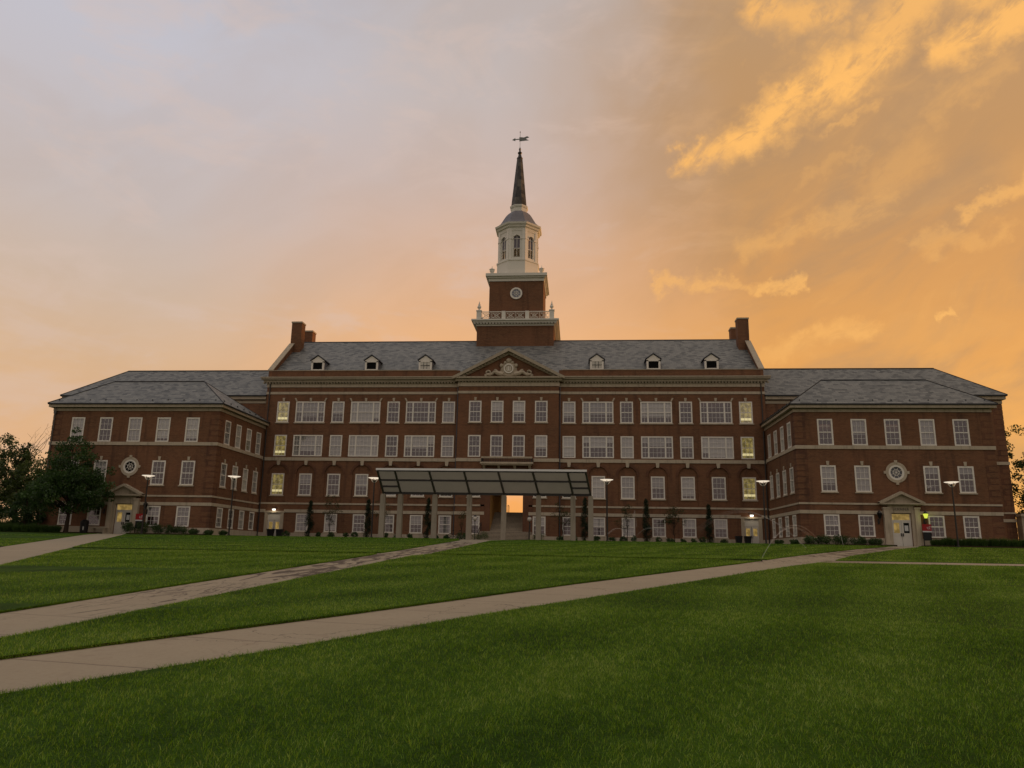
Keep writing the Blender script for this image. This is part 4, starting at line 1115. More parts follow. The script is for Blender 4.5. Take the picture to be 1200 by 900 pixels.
    k = MB(); k.ring_y(cx, 8.05, .72, .98, Y0-.06, Y0+.02, 28)
    for a in (0, 90, 180, 270):
        ca_, sa = math.cos(R(a)), math.sin(R(a)); X_, Z_ = cx+ca_*1.03, 8.05+sa*1.03; k.box(X_-.13, X_+.13, Y0-.10, Y0-.002, Z_-.13, Z_+.13)
    ow = k.build('round_window', stone_lt, root)
    k = MB(); k.ring_y(cx, 8.05, .54, .72, Y0-.04, Y0+.1, 28); k.build('frame', white, ow)
    k = MB(); k.ring_y(cx, 8.05, .001, .58, Y0+.05, Y0+.07, 28); k.build('pane', slot if s < 0 else lead, ow)
    k = MB(); k.ring_y(cx, 8.05, .26, .30, Y0+.02, Y0+.05, 20)
    for a in range(4):
        q_ = a*math.pi/4 + .39; k.tube([(cx-.55*math.cos(q_), Y0+.035, 8.05-.55*math.sin(q_)), (cx+.55*math.cos(q_), Y0+.035, 8.05+.55*math.sin(q_))], .018, 4)
    k.build('glazing_bars', white, ow)
    # entrance with pediment
    cx = s*38.1
    k = MB()
    for q_ in (-1, 1):
        k.box(*sorted((cx+q_*.90, cx+q_*1.16)), Y0-.12, Y0+.2, Z0, 4.25)
        k.box(*sorted((cx+q_*1.16, cx+q_*1.62)), Y0-.32, Y0+.02, Z0, 4.62)
        k.box(*sorted((cx+q_*1.10, cx+q_*1.68)), Y0-.38, Y0+.02, 4.62, 4.78); k.box(*sorted((cx+q_*1.10, cx+q_*1.68)), Y0-.38, Y0+.02, Z0, 1.55)
    k.box(cx-1.16, cx+1.16, Y0-.14, Y0+.02, 4.25, 4.95)
    ent = k.build('entrance', stone_lt, root)
    k = MB(); k.box(cx-1.7, cx+1.7, Y0-.42, Y0+.02, 4.95, 5.03); k.box(cx-1.95, cx+1.95, Y0-.62, Y0+.02, 5.03, 5.16)
    k.prism([(cx-1.75, 5.16), (cx+1.75, 5.16), (cx, 5.98)], 'y', Y0-.3, Y0+.02)
    for q_ in (-1, 1):
        k.add([(cx, Y0-.64, 6.24), (cx+q_*2.05, Y0-.64, 5.24), (cx+q_*2.05, Y0-.64, 5.10), (cx+q_*1.75, Y0-.64, 5.13), (cx, Y0-.64, 5.98)], [(0, 1, 2, 3, 4)])
        k.quad((cx, Y0-.64, 6.24), (cx+q_*2.05, Y0-.64, 5.24), (cx+q_*2.05, Y0, 5.24), (cx, Y0, 6.24))
        k.quad((cx, Y0-.64, 5.98), (cx+q_*1.75, Y0-.64, 5.13), (cx+q_*1.75, Y0-.3, 5.13), (cx, Y0-.3, 5.98))
    k.build('entrance_pediment', stone, ent)
    k = MB(); k.box(cx-.72, cx+.72, Y0-.24, Y0-.14, 4.25, 4.32); k.box(cx-.72, cx+.72, Y0-.20, Y0-.14, 4.32, 4.88); pl = k.build('name_plaque', stone, ent)
    if s > 0:
        cu = bpy.data.curves.new('lettering', 'FONT'); cu.body = 'HANNA'; cu.size = .36; cu.extrude = .012; cu.align_x = 'CENTER'; cu.space_character = 1.15
        tmp = bpy.data.objects.new('tmp', cu); COL.objects.link(tmp); dg = bpy.context.evaluated_depsgraph_get()
        me = bpy.data.meshes.new_from_object(tmp.evaluated_get(dg)); bpy.data.objects.remove(tmp)
        me.transform(Matrix.Translation(Vector((cx, Y0-.21, 4.47)) - world_origin(ent)) @ Matrix.Rotation(math.pi/2, 4, 'X'))
        me.materials.clear(); me.materials.append(mat_plain('carved_shadow_paint', (.11, .09, .07), .2))
        lo = bpy.data.objects.new('lettering', me); COL.objects.link(lo); lo.parent = pl
    k = MB(); k.box(cx-.88, cx+.88, Y0+.06, Y0+.14, 3.52, 3.62); k.box(cx-.88, cx-.80, Y0+.06, Y0+.14, 3.62, 4.16); k.box(cx+.80, cx+.88, Y0+.06, Y0+.14, 3.62, 4.16); k.box(cx-.88, cx+.88, Y0+.06, Y0+.14, 4.16, 4.25)
    df = k.build('door_frame', doorw, ent)
    k = MB(); k.quad((cx-.8, Y0+.13, 3.62), (cx+.8, Y0+.13, 3.62), (cx+.8, Y0+.13, 4.16), (cx-.8, Y0+.13, 4.16)); k.build('lit_transom', lit_tran, df)
    for q_ in (-1, 1):
        a, c_ = sorted((cx+q_*.015, cx+q_*.87)); g0, g1 = (a+.17, c_-.17); k = MB()
        k.box(a, c_, Y0+.07, Y0+.12, 1.2, 2.42); k.box(a, c_, Y0+.07, Y0+.12, 3.36, 3.52); k.box(a, g0, Y0+.07, Y0+.12, 2.42, 3.36); k.box(g1, c_, Y0+.07, Y0+.12, 2.42, 3.36)
        lf = k.build('door_leaf', doorw, ent)
        k = MB(); k.quad((g0, Y0+.13, 2.42), (g1, Y0+.13, 2.42), (g1, Y0+.13, 3.36), (g0, Y0+.13, 3.36)); k.build('door_glass', lit_tran if q_ < 0 else slot, lf)
        if q_ > 0:
            k = MB(); k.box(g0+.1, g1-.08, Y0+.125, Y0+.129, 2.62, 3.12); k.build('notice', signw, lf)
        k = MB(); k.box(cx+q_*.09-.035, cx+q_*.09+.035, Y0+.0, Y0+.07, 2.12, 2.40); k.build('door_handle', darkmetal, lf)
    return root
wl_ = wing(-1, 'red brick hip-roofed wing left of the long hall, partly behind a leafy tree')
wr_ = wing(1, 'red brick hip-roofed wing right of the long hall, a green-lit lantern by its door')

# low stone gateway beside the right rear block
g = thing('stone_gateway', (56.2, 0, 1.2), 'low stone gateway with a flat cap beside the far right corner of the right wing', 'gateway')
k = MB(); k.box(54.95, 55.35, -.4, .6, Z0, 4.7); k.box(56.3, 56.8, -.4, .6, Z0, 4.7); k.box(55.35, 56.3, .1, .5, Z0, 4.4); k.build('gate_wall', stone, g)
k = MB(); k.box(54.85, 57., -.55, .7, 4.7, 4.98); k.build('cap', stone_lt, g)
# ================================================================== CANOPY
cn = thing('shelter_canopy', (-.8, -13, 1.2), 'long open shelter with slanted grey panel roof on square concrete columns before the main entrance', 'canopy')
bx = [-10.93, -9.20, -5.80, -2.42, .93, 4.25, 7.54, 9.22]; tx_ = [-11.0, -9.32, -6.03, -2.70, .53, 3.78, 7.04, 8.72]
Zlo, Zhi, Ylo, Yhi = 5.46, 7.40, -13.0, -15.5
for x in bx:
    k = MB(); k.frustum(x-.25, x+.25, Ylo-.25, Ylo+.25, 1.1, x-.23, x+.23, Ylo-.23, Ylo+.23, 5.30); k.box(x-.2, x+.2, Ylo-.2, Ylo+.2, 5.30, 5.42)
    k.build('column', concrete, cn)
def rp(i, f, off=0.):
    return Vector((bx[i]+(tx_[i]-bx[i])*f, Ylo+(Yhi-Ylo)*f, Zlo+(Zhi-Zlo)*f + off))
k = MB()
for i in range(7):
    a, b_, c_, d_ = rp(i, 0, .16), rp(i+1, 0, .16), rp(i+1, 1, .16), rp(i, 1, .16)
    n = Vector((0, .02, .05))
    k.add([a, b_, c_, d_], [(0, 1, 2, 3)])
k.build('roof_panels', panelm, cn)
for i in range(8):
    k = MB(); w = .085; 
    pts = [(rp(i, 0, -.04), rp(i, 0, .15)), (rp(i, 1, .02), rp(i, 1, .15))]
    vs = []
    for lo_, hi_ in pts:
        for p_ in (lo_, hi_): vs += [(p_.x-w, p_.y, p_.z), (p_.x+w, p_.y, p_.z)]
    k.add(vs, [(0, 1, 3, 2), (4, 6, 7, 5), (0, 4, 5, 1), (2, 3, 7, 6), (0, 2, 6, 4), (1, 5, 7, 3)])
    k.build('rib', steelgrey, cn)
for f, i0, i1 in ((0.0, 0, 7), (.58, 0, 7), (.30, 0, 1), (.30, 6, 7)):
    k = MB(); a, b_ = rp(i0, f, .05), rp(i1, f, .05); h = .09 if f else .12
    k.add([(a.x, a.y-.05, a.z-h), (b_.x, b_.y-.05, b_.z-h), (b_.x, b_.y-.05, b_.z+h), (a.x, a.y-.05, a.z+h), (a.x, a.y+.05, a.z-h), (b_.x, b_.y+.05, b_.z-h), (b_.x, b_.y+.05, b_.z+h), (a.x, a.y+.05, a.z+h)],
          [(0, 1, 2, 3), (7, 6, 5, 4), (0, 4, 5, 1), (3, 2, 6, 7), (0, 3, 7, 4), (1, 5, 6, 2)])
    k.build('purlin', darkmetal, cn)
k = MB(); a, b_ = rp(0, 1, .1), rp(7, 1, .1)
k.box(a.x-.12, b_.x+.12, a.y-.10, a.y+.0, a.z-.03, a.z+.16); k.build('fascia', fasciam, cn)
k = MB(); k.box(a.x-.1, b_.x+.1, a.y-.02, a.y+.08, a.z-.14, a.z-.035); k.build('gutter', darkmetal, cn)

# ================================================================== STREET LAMPS
def lamp(x, y, label):
    z0 = float(Hs(y)) if y < -3 else 1.25
    t_ = thing('street_lamp', (x, y, z0), label, 'street lamp', 'path lamps along the front of the building')
    k = MB(); k.lathe([(.14, z0), (.14, z0+.12), (.085, z0+.16), (.075, z0+3), (.06, 6.55)], x, y, 8); k.build('pole', darkmetal, t_)
    k = MB()
    for q in (-1, 1): k.tube([(x, y, 6.5), (x+q*.16, y, 6.56), (x+q*.38, y, 6.88)], .035, 5)
    k.tube([(x, y-.02, 6.5), (x, y-.36, 6.88)], .03, 5); k.tube([(x, y+.02, 6.5), (x, y+.36, 6.88)], .03, 5)
    k.build('arm', white, t_)
    k = MB(); k.lathe([(.10, 6.55), (.16, 6.62), (.16, 6.70), (.10, 6.74)], x, y, 10); k.build('lamp_head', darkmetal, t_)
    k = MB(); k.lathe([(.18, 6.82), (.60, 6.935), (.62, 6.96), (.3, 6.99)], x, y, 20); k.build('reflector_disc', lampw, t_)
    return t_
lamp(-34.86, -13.5, 'tall dark lamp post just right of the left wing entrance')
lamp(-25.95, -13.5, 'tall dark lamp post in front of the inner side of the left wing')
lamp(-11.84, -13.2, 'tall dark lamp post at the left end of the shelter canopy')
lamp(10.74, -13.5, 'tall dark lamp post just right of the shelter canopy')
lamp(25.23, -13.5, 'tall dark lamp post in the inner corner near the right end door of the hall')
lamp(41.77, -14.2, 'tall dark lamp post above the hedge right of the right wing entrance')
for s, side_ in ((-1, 'left'), (1, 'right')):
    x, y = s*2.9, -5.; z0 = 1.25
    t_ = thing('globe_lamp', (x, y, z0), 'short post lamp with white globe on the %s of the entrance steps' % side_, 'lamp post', 'globe lamps by the entrance steps')
    k = MB(); k.lathe([(.1, z0), (.05, z0+.15), (.04, 3.2), (.09, 3.28)], x, y, 8); k.build('pole', darkmetal, t_)
    k = MB(); k.lathe([(.08, 3.28), (.2, 3.4), (.23, 3.52), (.18, 3.68), (.06, 3.76)], x, y, 12); k.build('globe', mat_plain('frosted_globe', (.55, .5, .45), .05), t_, smooth=True)
    k = MB(); k.lathe([(.16, 3.70), (.12, 3.80), (.02, 3.9)], x, y, 8); k.build('cap', darkmetal, t_)

# wall lanterns beside the wing doors
def lantern(x, lit, label):
    y = -11.67
    t_ = thing('wall_lantern', (x, y, 3.6), label, 'lantern', 'lanterns beside the wing entrances')
    k = MB(); k.box(x-.07, x+.07, y-.04, y, 3.2, 3.7); k.tube([(x, y, 3.35), (x, y-.3, 3.3), (x, y-.42, 3.5), (x, y-.42, 3.66)], .03, 5); k.build('bracket', darkmetal, t_)
    k = MB(); k.lathe([(.12, 3.78), (.24, 4.16), (.2, 4.2)], x, y-.42, 6); k.build('lantern_glass', lampg if lit else slot, t_)
    k = MB(); k.lathe([(.27, 4.2), (.12, 4.36), (.03, 4.5)], x, y-.42, 6); k.lathe([(.09, 3.66), (.13, 3.78)], x, y-.42, 6); k.build('lantern_cap', darkmetal, t_)
ld = bpy.data.lights.new('lantern_light', 'POINT'); ld.energy = 5; ld.color = (.8, 1., .15); ld.shadow_soft_size = .1
lo_ = bpy.data.objects.new('lantern_light', ld); COL.objects.link(lo_); lo_.location = (40.15, -12.4, 4.0)
lantern(40.15, True, 'greenish yellow lit lantern on the wall right of the right wing entrance')
lantern(36.03, False, 'unlit dark lantern on the wall left of the right wing entrance')
lantern(-35.62, False, 'unlit dark lantern on the wall right of the left wing entrance')
lantern(-40.2, False, 'unlit dark lantern on the wall left of the left wing entrance, behind leaves')

# red building signs
def sign(x, label):
    y = -12.5
    t_ = thing('building_sign', (x, y, 1.25), label, 'sign', 'red building signs by the wing doors')
    k = MB(); k.box(x-.36, x-.30, y-.03, y+.03, 1.2, 3.2); k.box(x+.30, x+.36, y-.03, y+.03, 1.2, 3.2); k.box(x-.30, x+.30, y-.02, y+.02, 1.75, 2.52); k.build('sign_body', blackpl, t_)
    k = MB(); k.box(x-.40, x+.40, y-.05, y-.03, 2.62, 3.22); rp_ = k.build('red_panel', redm, t_)
    k = MB(); k.box(x-.40, x+.40, y-.05, y-.03, 2.50, 2.615); k.build('white_stripe', signw, t_)
    k = MB()   # joined letter shaped white emblem
    k.tube([(x+.02, y-.055, 2.98), (x+.03, y-.055, 2.82), (x+.12, y-.055, 2.77), (x+.19, y-.055, 2.84), (x+.19, y-.055, 3.0)], .024, 4)
    k.tube([(x+.33, y-.057, 2.96), (x+.26, y-.057, 3.04), (x+.17, y-.057, 2.96), (x+.20, y-.057, 2.80), (x+.31, y-.057, 2.80)], .022, 4)
    k.build('emblem', signw, rp_)
sign(39.95, 'red and black sign with white emblem between the right wing entrance and the hedge')
sign(-35.85, 'red and black sign with white emblem right of the left wing entrance')

# bins
def bin_(x, y, label):
    z0 = 1.25
    t_ = thing('wheeled_bin', (x, y, z0), label, 'bin', 'dark bins beside the end doors')
    k = MB(); k.frustum(x-.26, x+.26, y-.27, y+.27, z0+.1, x-.33, x+.33, y-.34, y+.34, z0+.86); k.build('bin_body', blackpl, t_)
    k = MB(); k.box(x-.36, x+.36, y-.38, y+.36, z0+.86, z0+.93); k.box(x-.25, x+.25, y+.34, y+.42, z0+.86, z0+.92); k.build('lid', blackpl, t_)
    for q in (-1, 1):
        k = MB(); k.prism([(y+.25+.1*math.cos(a*math.pi/6), z0+.1+.1*math.sin(a*math.pi/6)) for a in range(12)], 'x', x+q*.27-.03, x+q*.27+.03); k.build('wheel', darkmetal, t_)
bin_(-26.6, -1.6, 'dark wheeled bin in front of the left end door of the hall, nearer the wing')
bin_(-25.55, -1.6, 'dark wheeled bin on the outer right of the left end door of the hall')
bin_(25.2, -1.6, 'dark wheeled bin left of the right end door of the hall, farther from the door')
bin_(26.12, -1.7, 'dark wheeled bin left of the right end door of the hall, next to the door')
# bin and bench by the left wing door
t_ = thing('litter_bin', (-41.1, -13.2, 1.2), 'tall dark litter bin below the tree left of the left wing entrance', 'bin')
k = MB(); k.lathe([(.33, 1.2), (.36, 1.3), (.38, 2.1), (.40, 2.15)], -41.1, -13.2, 12); k.build('bin_body', blackpl, t_)
k = MB(); k.lathe([(.40, 2.15), (.38, 2.35), (.2, 2.52), (.02, 2.56)], -41.1, -13.2, 12); k.build('lid', blackpl, t_)
k = MB(); k.box(-41.0, -40.86, -13.6, -13.585, 1.5, 1.85); k.build('label_plate', signw, t_)
t_ = thing('bench', (-39.9, -12.6, 1.2), 'pale stone bench against the wall left of the left wing entrance', 'bench')
k = MB(); k.box(-40.7, -39.0+.0, -12.85, -12.35, 1.72, 1.82); k.build('seat', stone_lt, t_)
for x in (-40.5, -39.3): k = MB(); k.box(x-.1, x+.1, -12.8, -12.4, 1.2, 1.72); k.build('leg', stone, t_)
# two bicycles leaning near the columns at the left of the steps
def bike(x, y, rz, label):
    t_ = thing('bicycle', (x, y, 1.26), label, 'bicycle', 'bicycles parked near the canopy', rz)
    def wmesh(cx):
        k = MB(); n = 16
        k.tube([(cx+.33*math.cos(2*math.pi*i/n), 0, .34+.33*math.sin(2*math.pi*i/n)) for i in range(n+1)], .025, 5)
        for i in range(6): a = math.pi*i/6; k.tube([(cx-.32*math.cos(a), 0, .34-.32*math.sin(a)), (cx+.32*math.cos(a), 0, .34+.32*math.sin(a))], .006, 3)
        return k
    for cx in (-.5, .5): o = wmesh(cx).build('wheel', blackpl, None); o.parent = t_
    k = MB(); k.tube([(-.5, 0, .34), (-.1, 0, .32), (.38, 0, .82), (-.22, 0, .85), (-.1, 0, .32)], .022, 5); k.tube([(-.5, 0, .34), (-.22, 0, .85), (-.25, 0, .98)], .018, 5); k.tube([(.5, 0, .34), (.36, 0, .98)], .02, 5)
    o = k.build('frame', steelgrey, None); o.parent = t_
    k = MB(); k.tube([(.42, -.25, .98), (.36, 0, 1.0), (.42, .25, .98)], .018, 5); o = k.build('handlebar', darkmetal, None); o.parent = t_
    k = MB(); k.box(-.38, -.12, -.06, .06, .96, 1.02); o = k.build('saddle', blackpl, None); o.parent = t_
bike(-5.1, -4.3, .4, 'dark bicycle parked left of the entrance steps, farther from the steps')
bike(-4.3, -4.4, .5, 'dark bicycle parked left of the entrance steps, nearer the steps')

# ================================================================== PLANTS
def leaf_cloud(centres, radii, per, size, flat=.8, tint=.5, spread=.2):
    """quads scattered round clump centres; returns V, F, T"""
    C = np.repeat(np.array(centres), per, 0); Rr = np.repeat(np.array(radii), per)[:, None]
    n = len(C); d = RNG.normal(0, 1, (n, 3)); d /= np.linalg.norm(d, axis=1)[:, None]
    P = C + d*Rr*np.cbrt(RNG.uniform(.05, 1, (n, 1)))*np.array([1, 1, flat])
    s = size*RNG.uniform(.6, 1.3, (n, 1))
    a = RNG.normal(0, 1, (n, 3)); a /= np.linalg.norm(a, axis=1)[:, None]
    b_ = np.cross(a, RNG.normal(0, 1, (n, 3))); b_ /= np.linalg.norm(b_, axis=1)[:, None]
    V = np.stack([P-a*s*.5, P+b_*s*.34, P+a*s*.5, P-b_*s*.34], 1).reshape(-1, 3)
    F = np.arange(n*4).reshape(-1, 4)
    ct = np.repeat(np.clip(RNG.normal(tint, spread, len(centres)), 0, 1), per)
    T = np.repeat(np.clip(ct + RNG.normal(0, .14, n), 0, 1), 4)
    return V, F, T
def tree(x, y, z0, H, lobes, label, leafm, ncl=160, per=70, size=.16, crad=.5, trunk_r=.16, zc=2.2, bare=0, group=None, name='tree', tint=.45, hollow=.45, trunkH=None):
    """lobes: (cx,cy,cz,rx,ry,rz) relative to the foot"""
    t_ = thing(name, (x, y, z0), label, 'tree', group)
    tot = sum(l[3]*l[4]*l[5] for l in lobes); cs = []
    for l in lobes:
        n = max(3, int(ncl*l[3]*l[4]*l[5]/tot))
        for _ in range(n):
            d = np.random.default_rng(RNG.integers(1 << 30)).normal(0, 1, 3); d /= np.linalg.norm(d)
            r = random.uniform(hollow, 1.)**.6 * random.choice((1, 1, 1, 1.1, .9))
            cs.append((l[0]+d[0]*r*l[3], l[1]+d[1]*r*l[4], l[2]+d[2]*r*l[5]))
    tr = MB(); th = trunkH or H*.8
    tp = [(random.uniform(-.08, .08)*i, random.uniform(-.05, .05)*i, th*i/5) for i in range(6)]
    tr.tube(tp, [trunk_r*(1.25 if i == 0 else 1-.16*i) for i in range(6)], 8)
    for c in random.sample(cs, min(len(cs), 46)):
        if c[2] < zc*.8: continue
        f = max(.25, min(.95, (c[2]-1.0)/th*.75)); b0 = Vector((tp[0][0], tp[0][1], th*f*.9)); e = Vector(c); m = b0.lerp(e, .5) + Vector((0, 0, -.15+.1*random.random()))
        L = (e-b0).length; r = trunk_r*.34*min(1., L/3.)
        tr.tube([b0, m, e], [r, r*.6, r*.18], 5)
    for i in range(bare):
        a = random.uniform(-.6, 1.4); e = Vector((math.cos(a)*H*.32, random.uniform(-1, 1), H*.88+random.uniform(.3, 1.)*H*.14)); b0 = Vector((0, 0, th*.75))
        m = b0.lerp(e, .5) + Vector((random.uniform(-.5, .5), 0, random.uniform(-.4, .4))); m2 = m.lerp(e, .5) + Vector((random.uniform(-.3, .3), 0, random.uniform(-.2, .3)))
        tr.tube([b0, m, m2, e], [.045, .026, .016, .007], 4)
        for j in range(4):
            s_ = (m.lerp(m2, random.random()) if j < 2 else m2.lerp(e, random.random())); tr.tube([s_, s_+Vector((random.uniform(-.6, .9), random.uniform(-.4, .4), random.uniform(.2, .7)))], [.013, .005], 3)
    o = tr.build('trunk', bark, None); o.parent = t_
    V, F, T = leaf_cloud(cs, [crad*random.uniform(.6, 1.35) for _ in cs], per, size, .75, tint)
    k = V[:, 2] > .3
    mesh_np('crown', V, F, leafm, t_, T)
    return t_
# the leafy tree in front of the left wing: pyramidal
tree(-41.6, -15.2, 1.15, 9.9, [(0, 0, 3.6, 3.9, 3.3, 1.5), (.2, 0, 5.3, 3.3, 2.7, 1.6), (1.9, -.5, 4.6, 2.4, 2.0, 1.7), (-1.4, .3, 4.7, 2.6, 2.3, 1.5), (-.3, 0, 7.2, 2.3, 2.0, 1.6), (-.3, 0, 8.8, 1.3, 1.2, 1.2)],
     'leafy dark green tree with a short trunk in front of the left wing', leaf_dark, 260, 95, .20, .62, .19, tint=.46)
tree(-56.5, -3.0, 1.2, 12.5, [(0, 0, 6.3, 4.2, 3.5, 3.5), (-1.6, 0, 9.6, 2.6, 2.3, 2.2), (1.6, -.5, 4.2, 3.6, 3., 2.0), (-3.5, 0, 7.5, 3.2, 3., 3.)],
     'large dark tree with bare twigs above its crown at the left edge', leaf_warm, 170, 80, .24, .75, .26, tint=.32, bare=7)
tree(-52.2, -5.0, 1.2, 9.5, [(0, 0, 6.4, 2.9, 2.6, 2.4), (.5, 0, 3.9, 3.2, 2.6, 1.9), (-1.9, 0, 4.6, 2.4, 2.2, 2.2)],
     'rounded green tree between the edge tree and the left wing', leaf_warm, 120, 80, .22, .65, .2, tint=.55)
tree(-47.8, -12.6, 1.2, 4.6, [(0, 0, 2.1, 1.8, 1.4, 1.8), (.2, 0, 3.4, 1.2, 1.1, 1.0)], 'small dense dark tree at the outer corner of the left wing', leaf_dark, 60, 80, .17, .45, .12, tint=.2)
tree(59.7, 4., 1.2, 14.8, [(0, 0, 7.0, 3.6, 3.3, 4.2), (-.6, 0, 11.6, 3., 2.6, 2.6), (1.6, 0, 4.6, 3.2, 2.8, 2.5), (3., 0, 9.5, 3., 2.8, 3.)],
     'dark tree with orange sky showing through its crown at the right edge', leaf_warm, 230, 80, .24, .68, .24, tint=.3, hollow=.4)
tree(-63.5, 2., 1.2, 9., [(0, 0, 4.6, 4., 3.5, 3.3), (2.5, 0, 3.1, 3.4, 3., 1.8)], 'dark background tree behind the others at the far left', leaf_dark, 90, 80, .25, .75, .22, tint=.25)

# slim columnar evergreens: one mesh pair, copied
def evergreen0():
    t_ = thing('columnar_evergreen', (0, 0, 0), 'x', 'tree', 'columnar evergreens along the hall')
    tr = MB(); tr.tube([(0, 0, 0), (0, 0, 3.6)], [.06, .015], 6); tr.build('trunk', bark, t_)
    cs = []; rad = []
    for _ in range(90):
        h = random.uniform(.15, 4.25); w = .60*math.sin(math.pi*min(1, (h+.5)/4.9))**.7*(1.05-h/6.5); a = random.uniform(0, 6.28); r = w*random.uniform(.3, .95)
        cs.append((r*math.cos(a), r*math.sin(a), h)); rad.append(random.uniform(.14, .28))
    V, F, T = leaf_cloud(cs, rad, 60, .085, 1.3, .4); mesh_np('crown', V, F, leaf_yew, t_, T)
    return t_
eg = evergreen0(); first = True
for x, sc_, lab in ((-22.2, .95, 'slim dark evergreen column right of the left end door of the hall'), (-15.5, 1.0, 'slim dark evergreen column left of the lamp at the left end of the canopy'),
               (-8.65, 1.05, 'slim dark evergreen column seen between the second and third canopy columns from the left'), (8.8, 1.1, 'slim dark evergreen column beside the rightmost canopy column'),
               (15.45, 1.08, 'slim dark evergreen column between two young trees right of the canopy'), (22.15, .97, 'slim dark evergreen column nearest the right end door of the hall')):
    o = eg if first else copy_tree(eg); first = False
    o.location = (x, -1.55, 1.24); o.scale = (1., 1., sc_); o.rotation_euler = (0, 0, random.uniform(0, 6)); o['label'] = lab

# sparse young trees
def young(x, h, label, w=1.2, dens=26, y=-2.4, lm=None):
    tree(x, y, 1.24, h, [(0, 0, h*.62, w, w*.9, h*.30), (0, 0, h*.80, w*.7, w*.6, h*.2)], label, lm or leaf_sparse, dens, 34, .11, .34, .045, zc=1., name='young_tree', group='young trees along the hall', tint=.4, hollow=.1)
young(-19.6, 4.9, 'sparse young tree between the left evergreen column and the third ground window', 1.35, 34)
young(-13.7, 4.6, 'sparse young tree behind the leftmost canopy columns', 1.1, 18)
young(-4.7, 3.6, 'sparse young tree left of the entrance steps behind the canopy', .8, 10)
young(6.4, 4.6, 'sparse young tree seen between the two right canopy columns', 1.2, 26)
young(13.3, 4.5, 'sparse young tree right of the lamp beside the canopy', 1.25, 22)
young(18.3, 4.3, 'rounded young tree between two ground windows right of the canopy', 1.45, 48)

def shrub(x, y, z0, rx, rz_, label, lm, group, per=55, ncl=26, size=.07, name='shrub', ry=None, tint=.45, cat='shrub'):
    t_ = None; cs = []; ry = ry or rx
    for _ in range(ncl):
        d = np.array([random.gauss(0, 1) for _ in range(3)]); d /= np.linalg.norm(d); r = random.uniform(.5, .92)
        cs.append((d[0]*rx*r, d[1]*ry*r, rz_*.55 + d[2]*rz_*.5*r))
    V, F, T = leaf_cloud(cs, [min(rx, rz_)*.34]*len(cs), per, size, 1., tint); V[:, 2] = np.maximum(V[:, 2], .0)
    o = mesh_np(name, V, F, lm, None, T); o.location = (x, y, z0); tag(o, label, cat, group)
    return o
ORD = ['first', 'second', 'third', 'fourth', 'fifth', 'sixth', 'seventh', 'eighth', 'ninth', 'tenth', 'eleventh', 'twelfth']
xs1 = [-24.4, -20.7, -19.3, -17.6, -16.6, -13.2, -11.9, -10.4, -7.6, -6.3]
for i, x in enumerate(xs1): shrub(x, -2.6, 1.24, random.uniform(.32, .48), random.uniform(.5, .75), '%s low round shrub from the left between left end door and steps' % ORD[i], leaf_dark, 'low shrubs along the hall, left half', tint=.3)
xs2 = [6.1, 7.6, 10.0, 11.7, 12.8, 14.0, 16.6, 17.9, 19.2, 20.3, 21.3, 23.5]
for i, x in enumerate(xs2): shrub(x, -2.6, 1.24, random.uniform(.32, .5), random.uniform(.5, .75), '%s low round shrub from the left between steps and right end door' % ORD[i], leaf_dark, 'low shrubs along the hall, right half', tint=.3)
shrub(-4.2, -4.9, 1.2, .7, .75, 'dark shrub at the left foot of the entrance steps', leaf_dark, None, tint=.25)
shrub(-2.2, -5.4, 1.2, .9, .9, 'spreading shrub with loose twigs in front of the entrance steps', leaf_warm, None, tint=.4)
shrub(3.9, -4.6, 1.2, .7, .9, 'dark shrub at the right foot of the entrance steps', leaf_dark, None, tint=.2)
shrub(-36.5, -13.1, 1.2, .62, 1.12, 'clipped ball shaped bush right of the left wing entrance', leaf_dark, None, 70, 40, .075, tint=.35)
for i, (x, r, h) in enumerate([(-35.1, .8, 1.1), (-33.7, .75, .95), (-32.4, .7, .85), (-31.2, .75, .8), (-29.9, .5, .6), (-28.3, .45, .45), (-26.8, .4, .4)]):
    shrub(x, -12.9, 1.2, r, h, '%s bush right of the ball shaped bush along the left wing' % ORD[i], leaf_hedge, 'bushes along the left wing', 60, 34, .08, tint=.3, ry=.6)
for i, (x, r, h) in enumerate([(26.6, .4, .35), (28.0, .4, .4), (29.4, .6, .75), (30.6, .8, .8), (32.2, .9, .85), (33.8, .9, .75), (35.3, .7, .6)]):
    shrub(x, -12.6, 1.2, r, h, '%s low plant from the left, left of the right wing entrance' % ORD[i], leaf_hedge, 'low plants beside the right wing', 60, 34, .09, tint=.4, ry=.6)
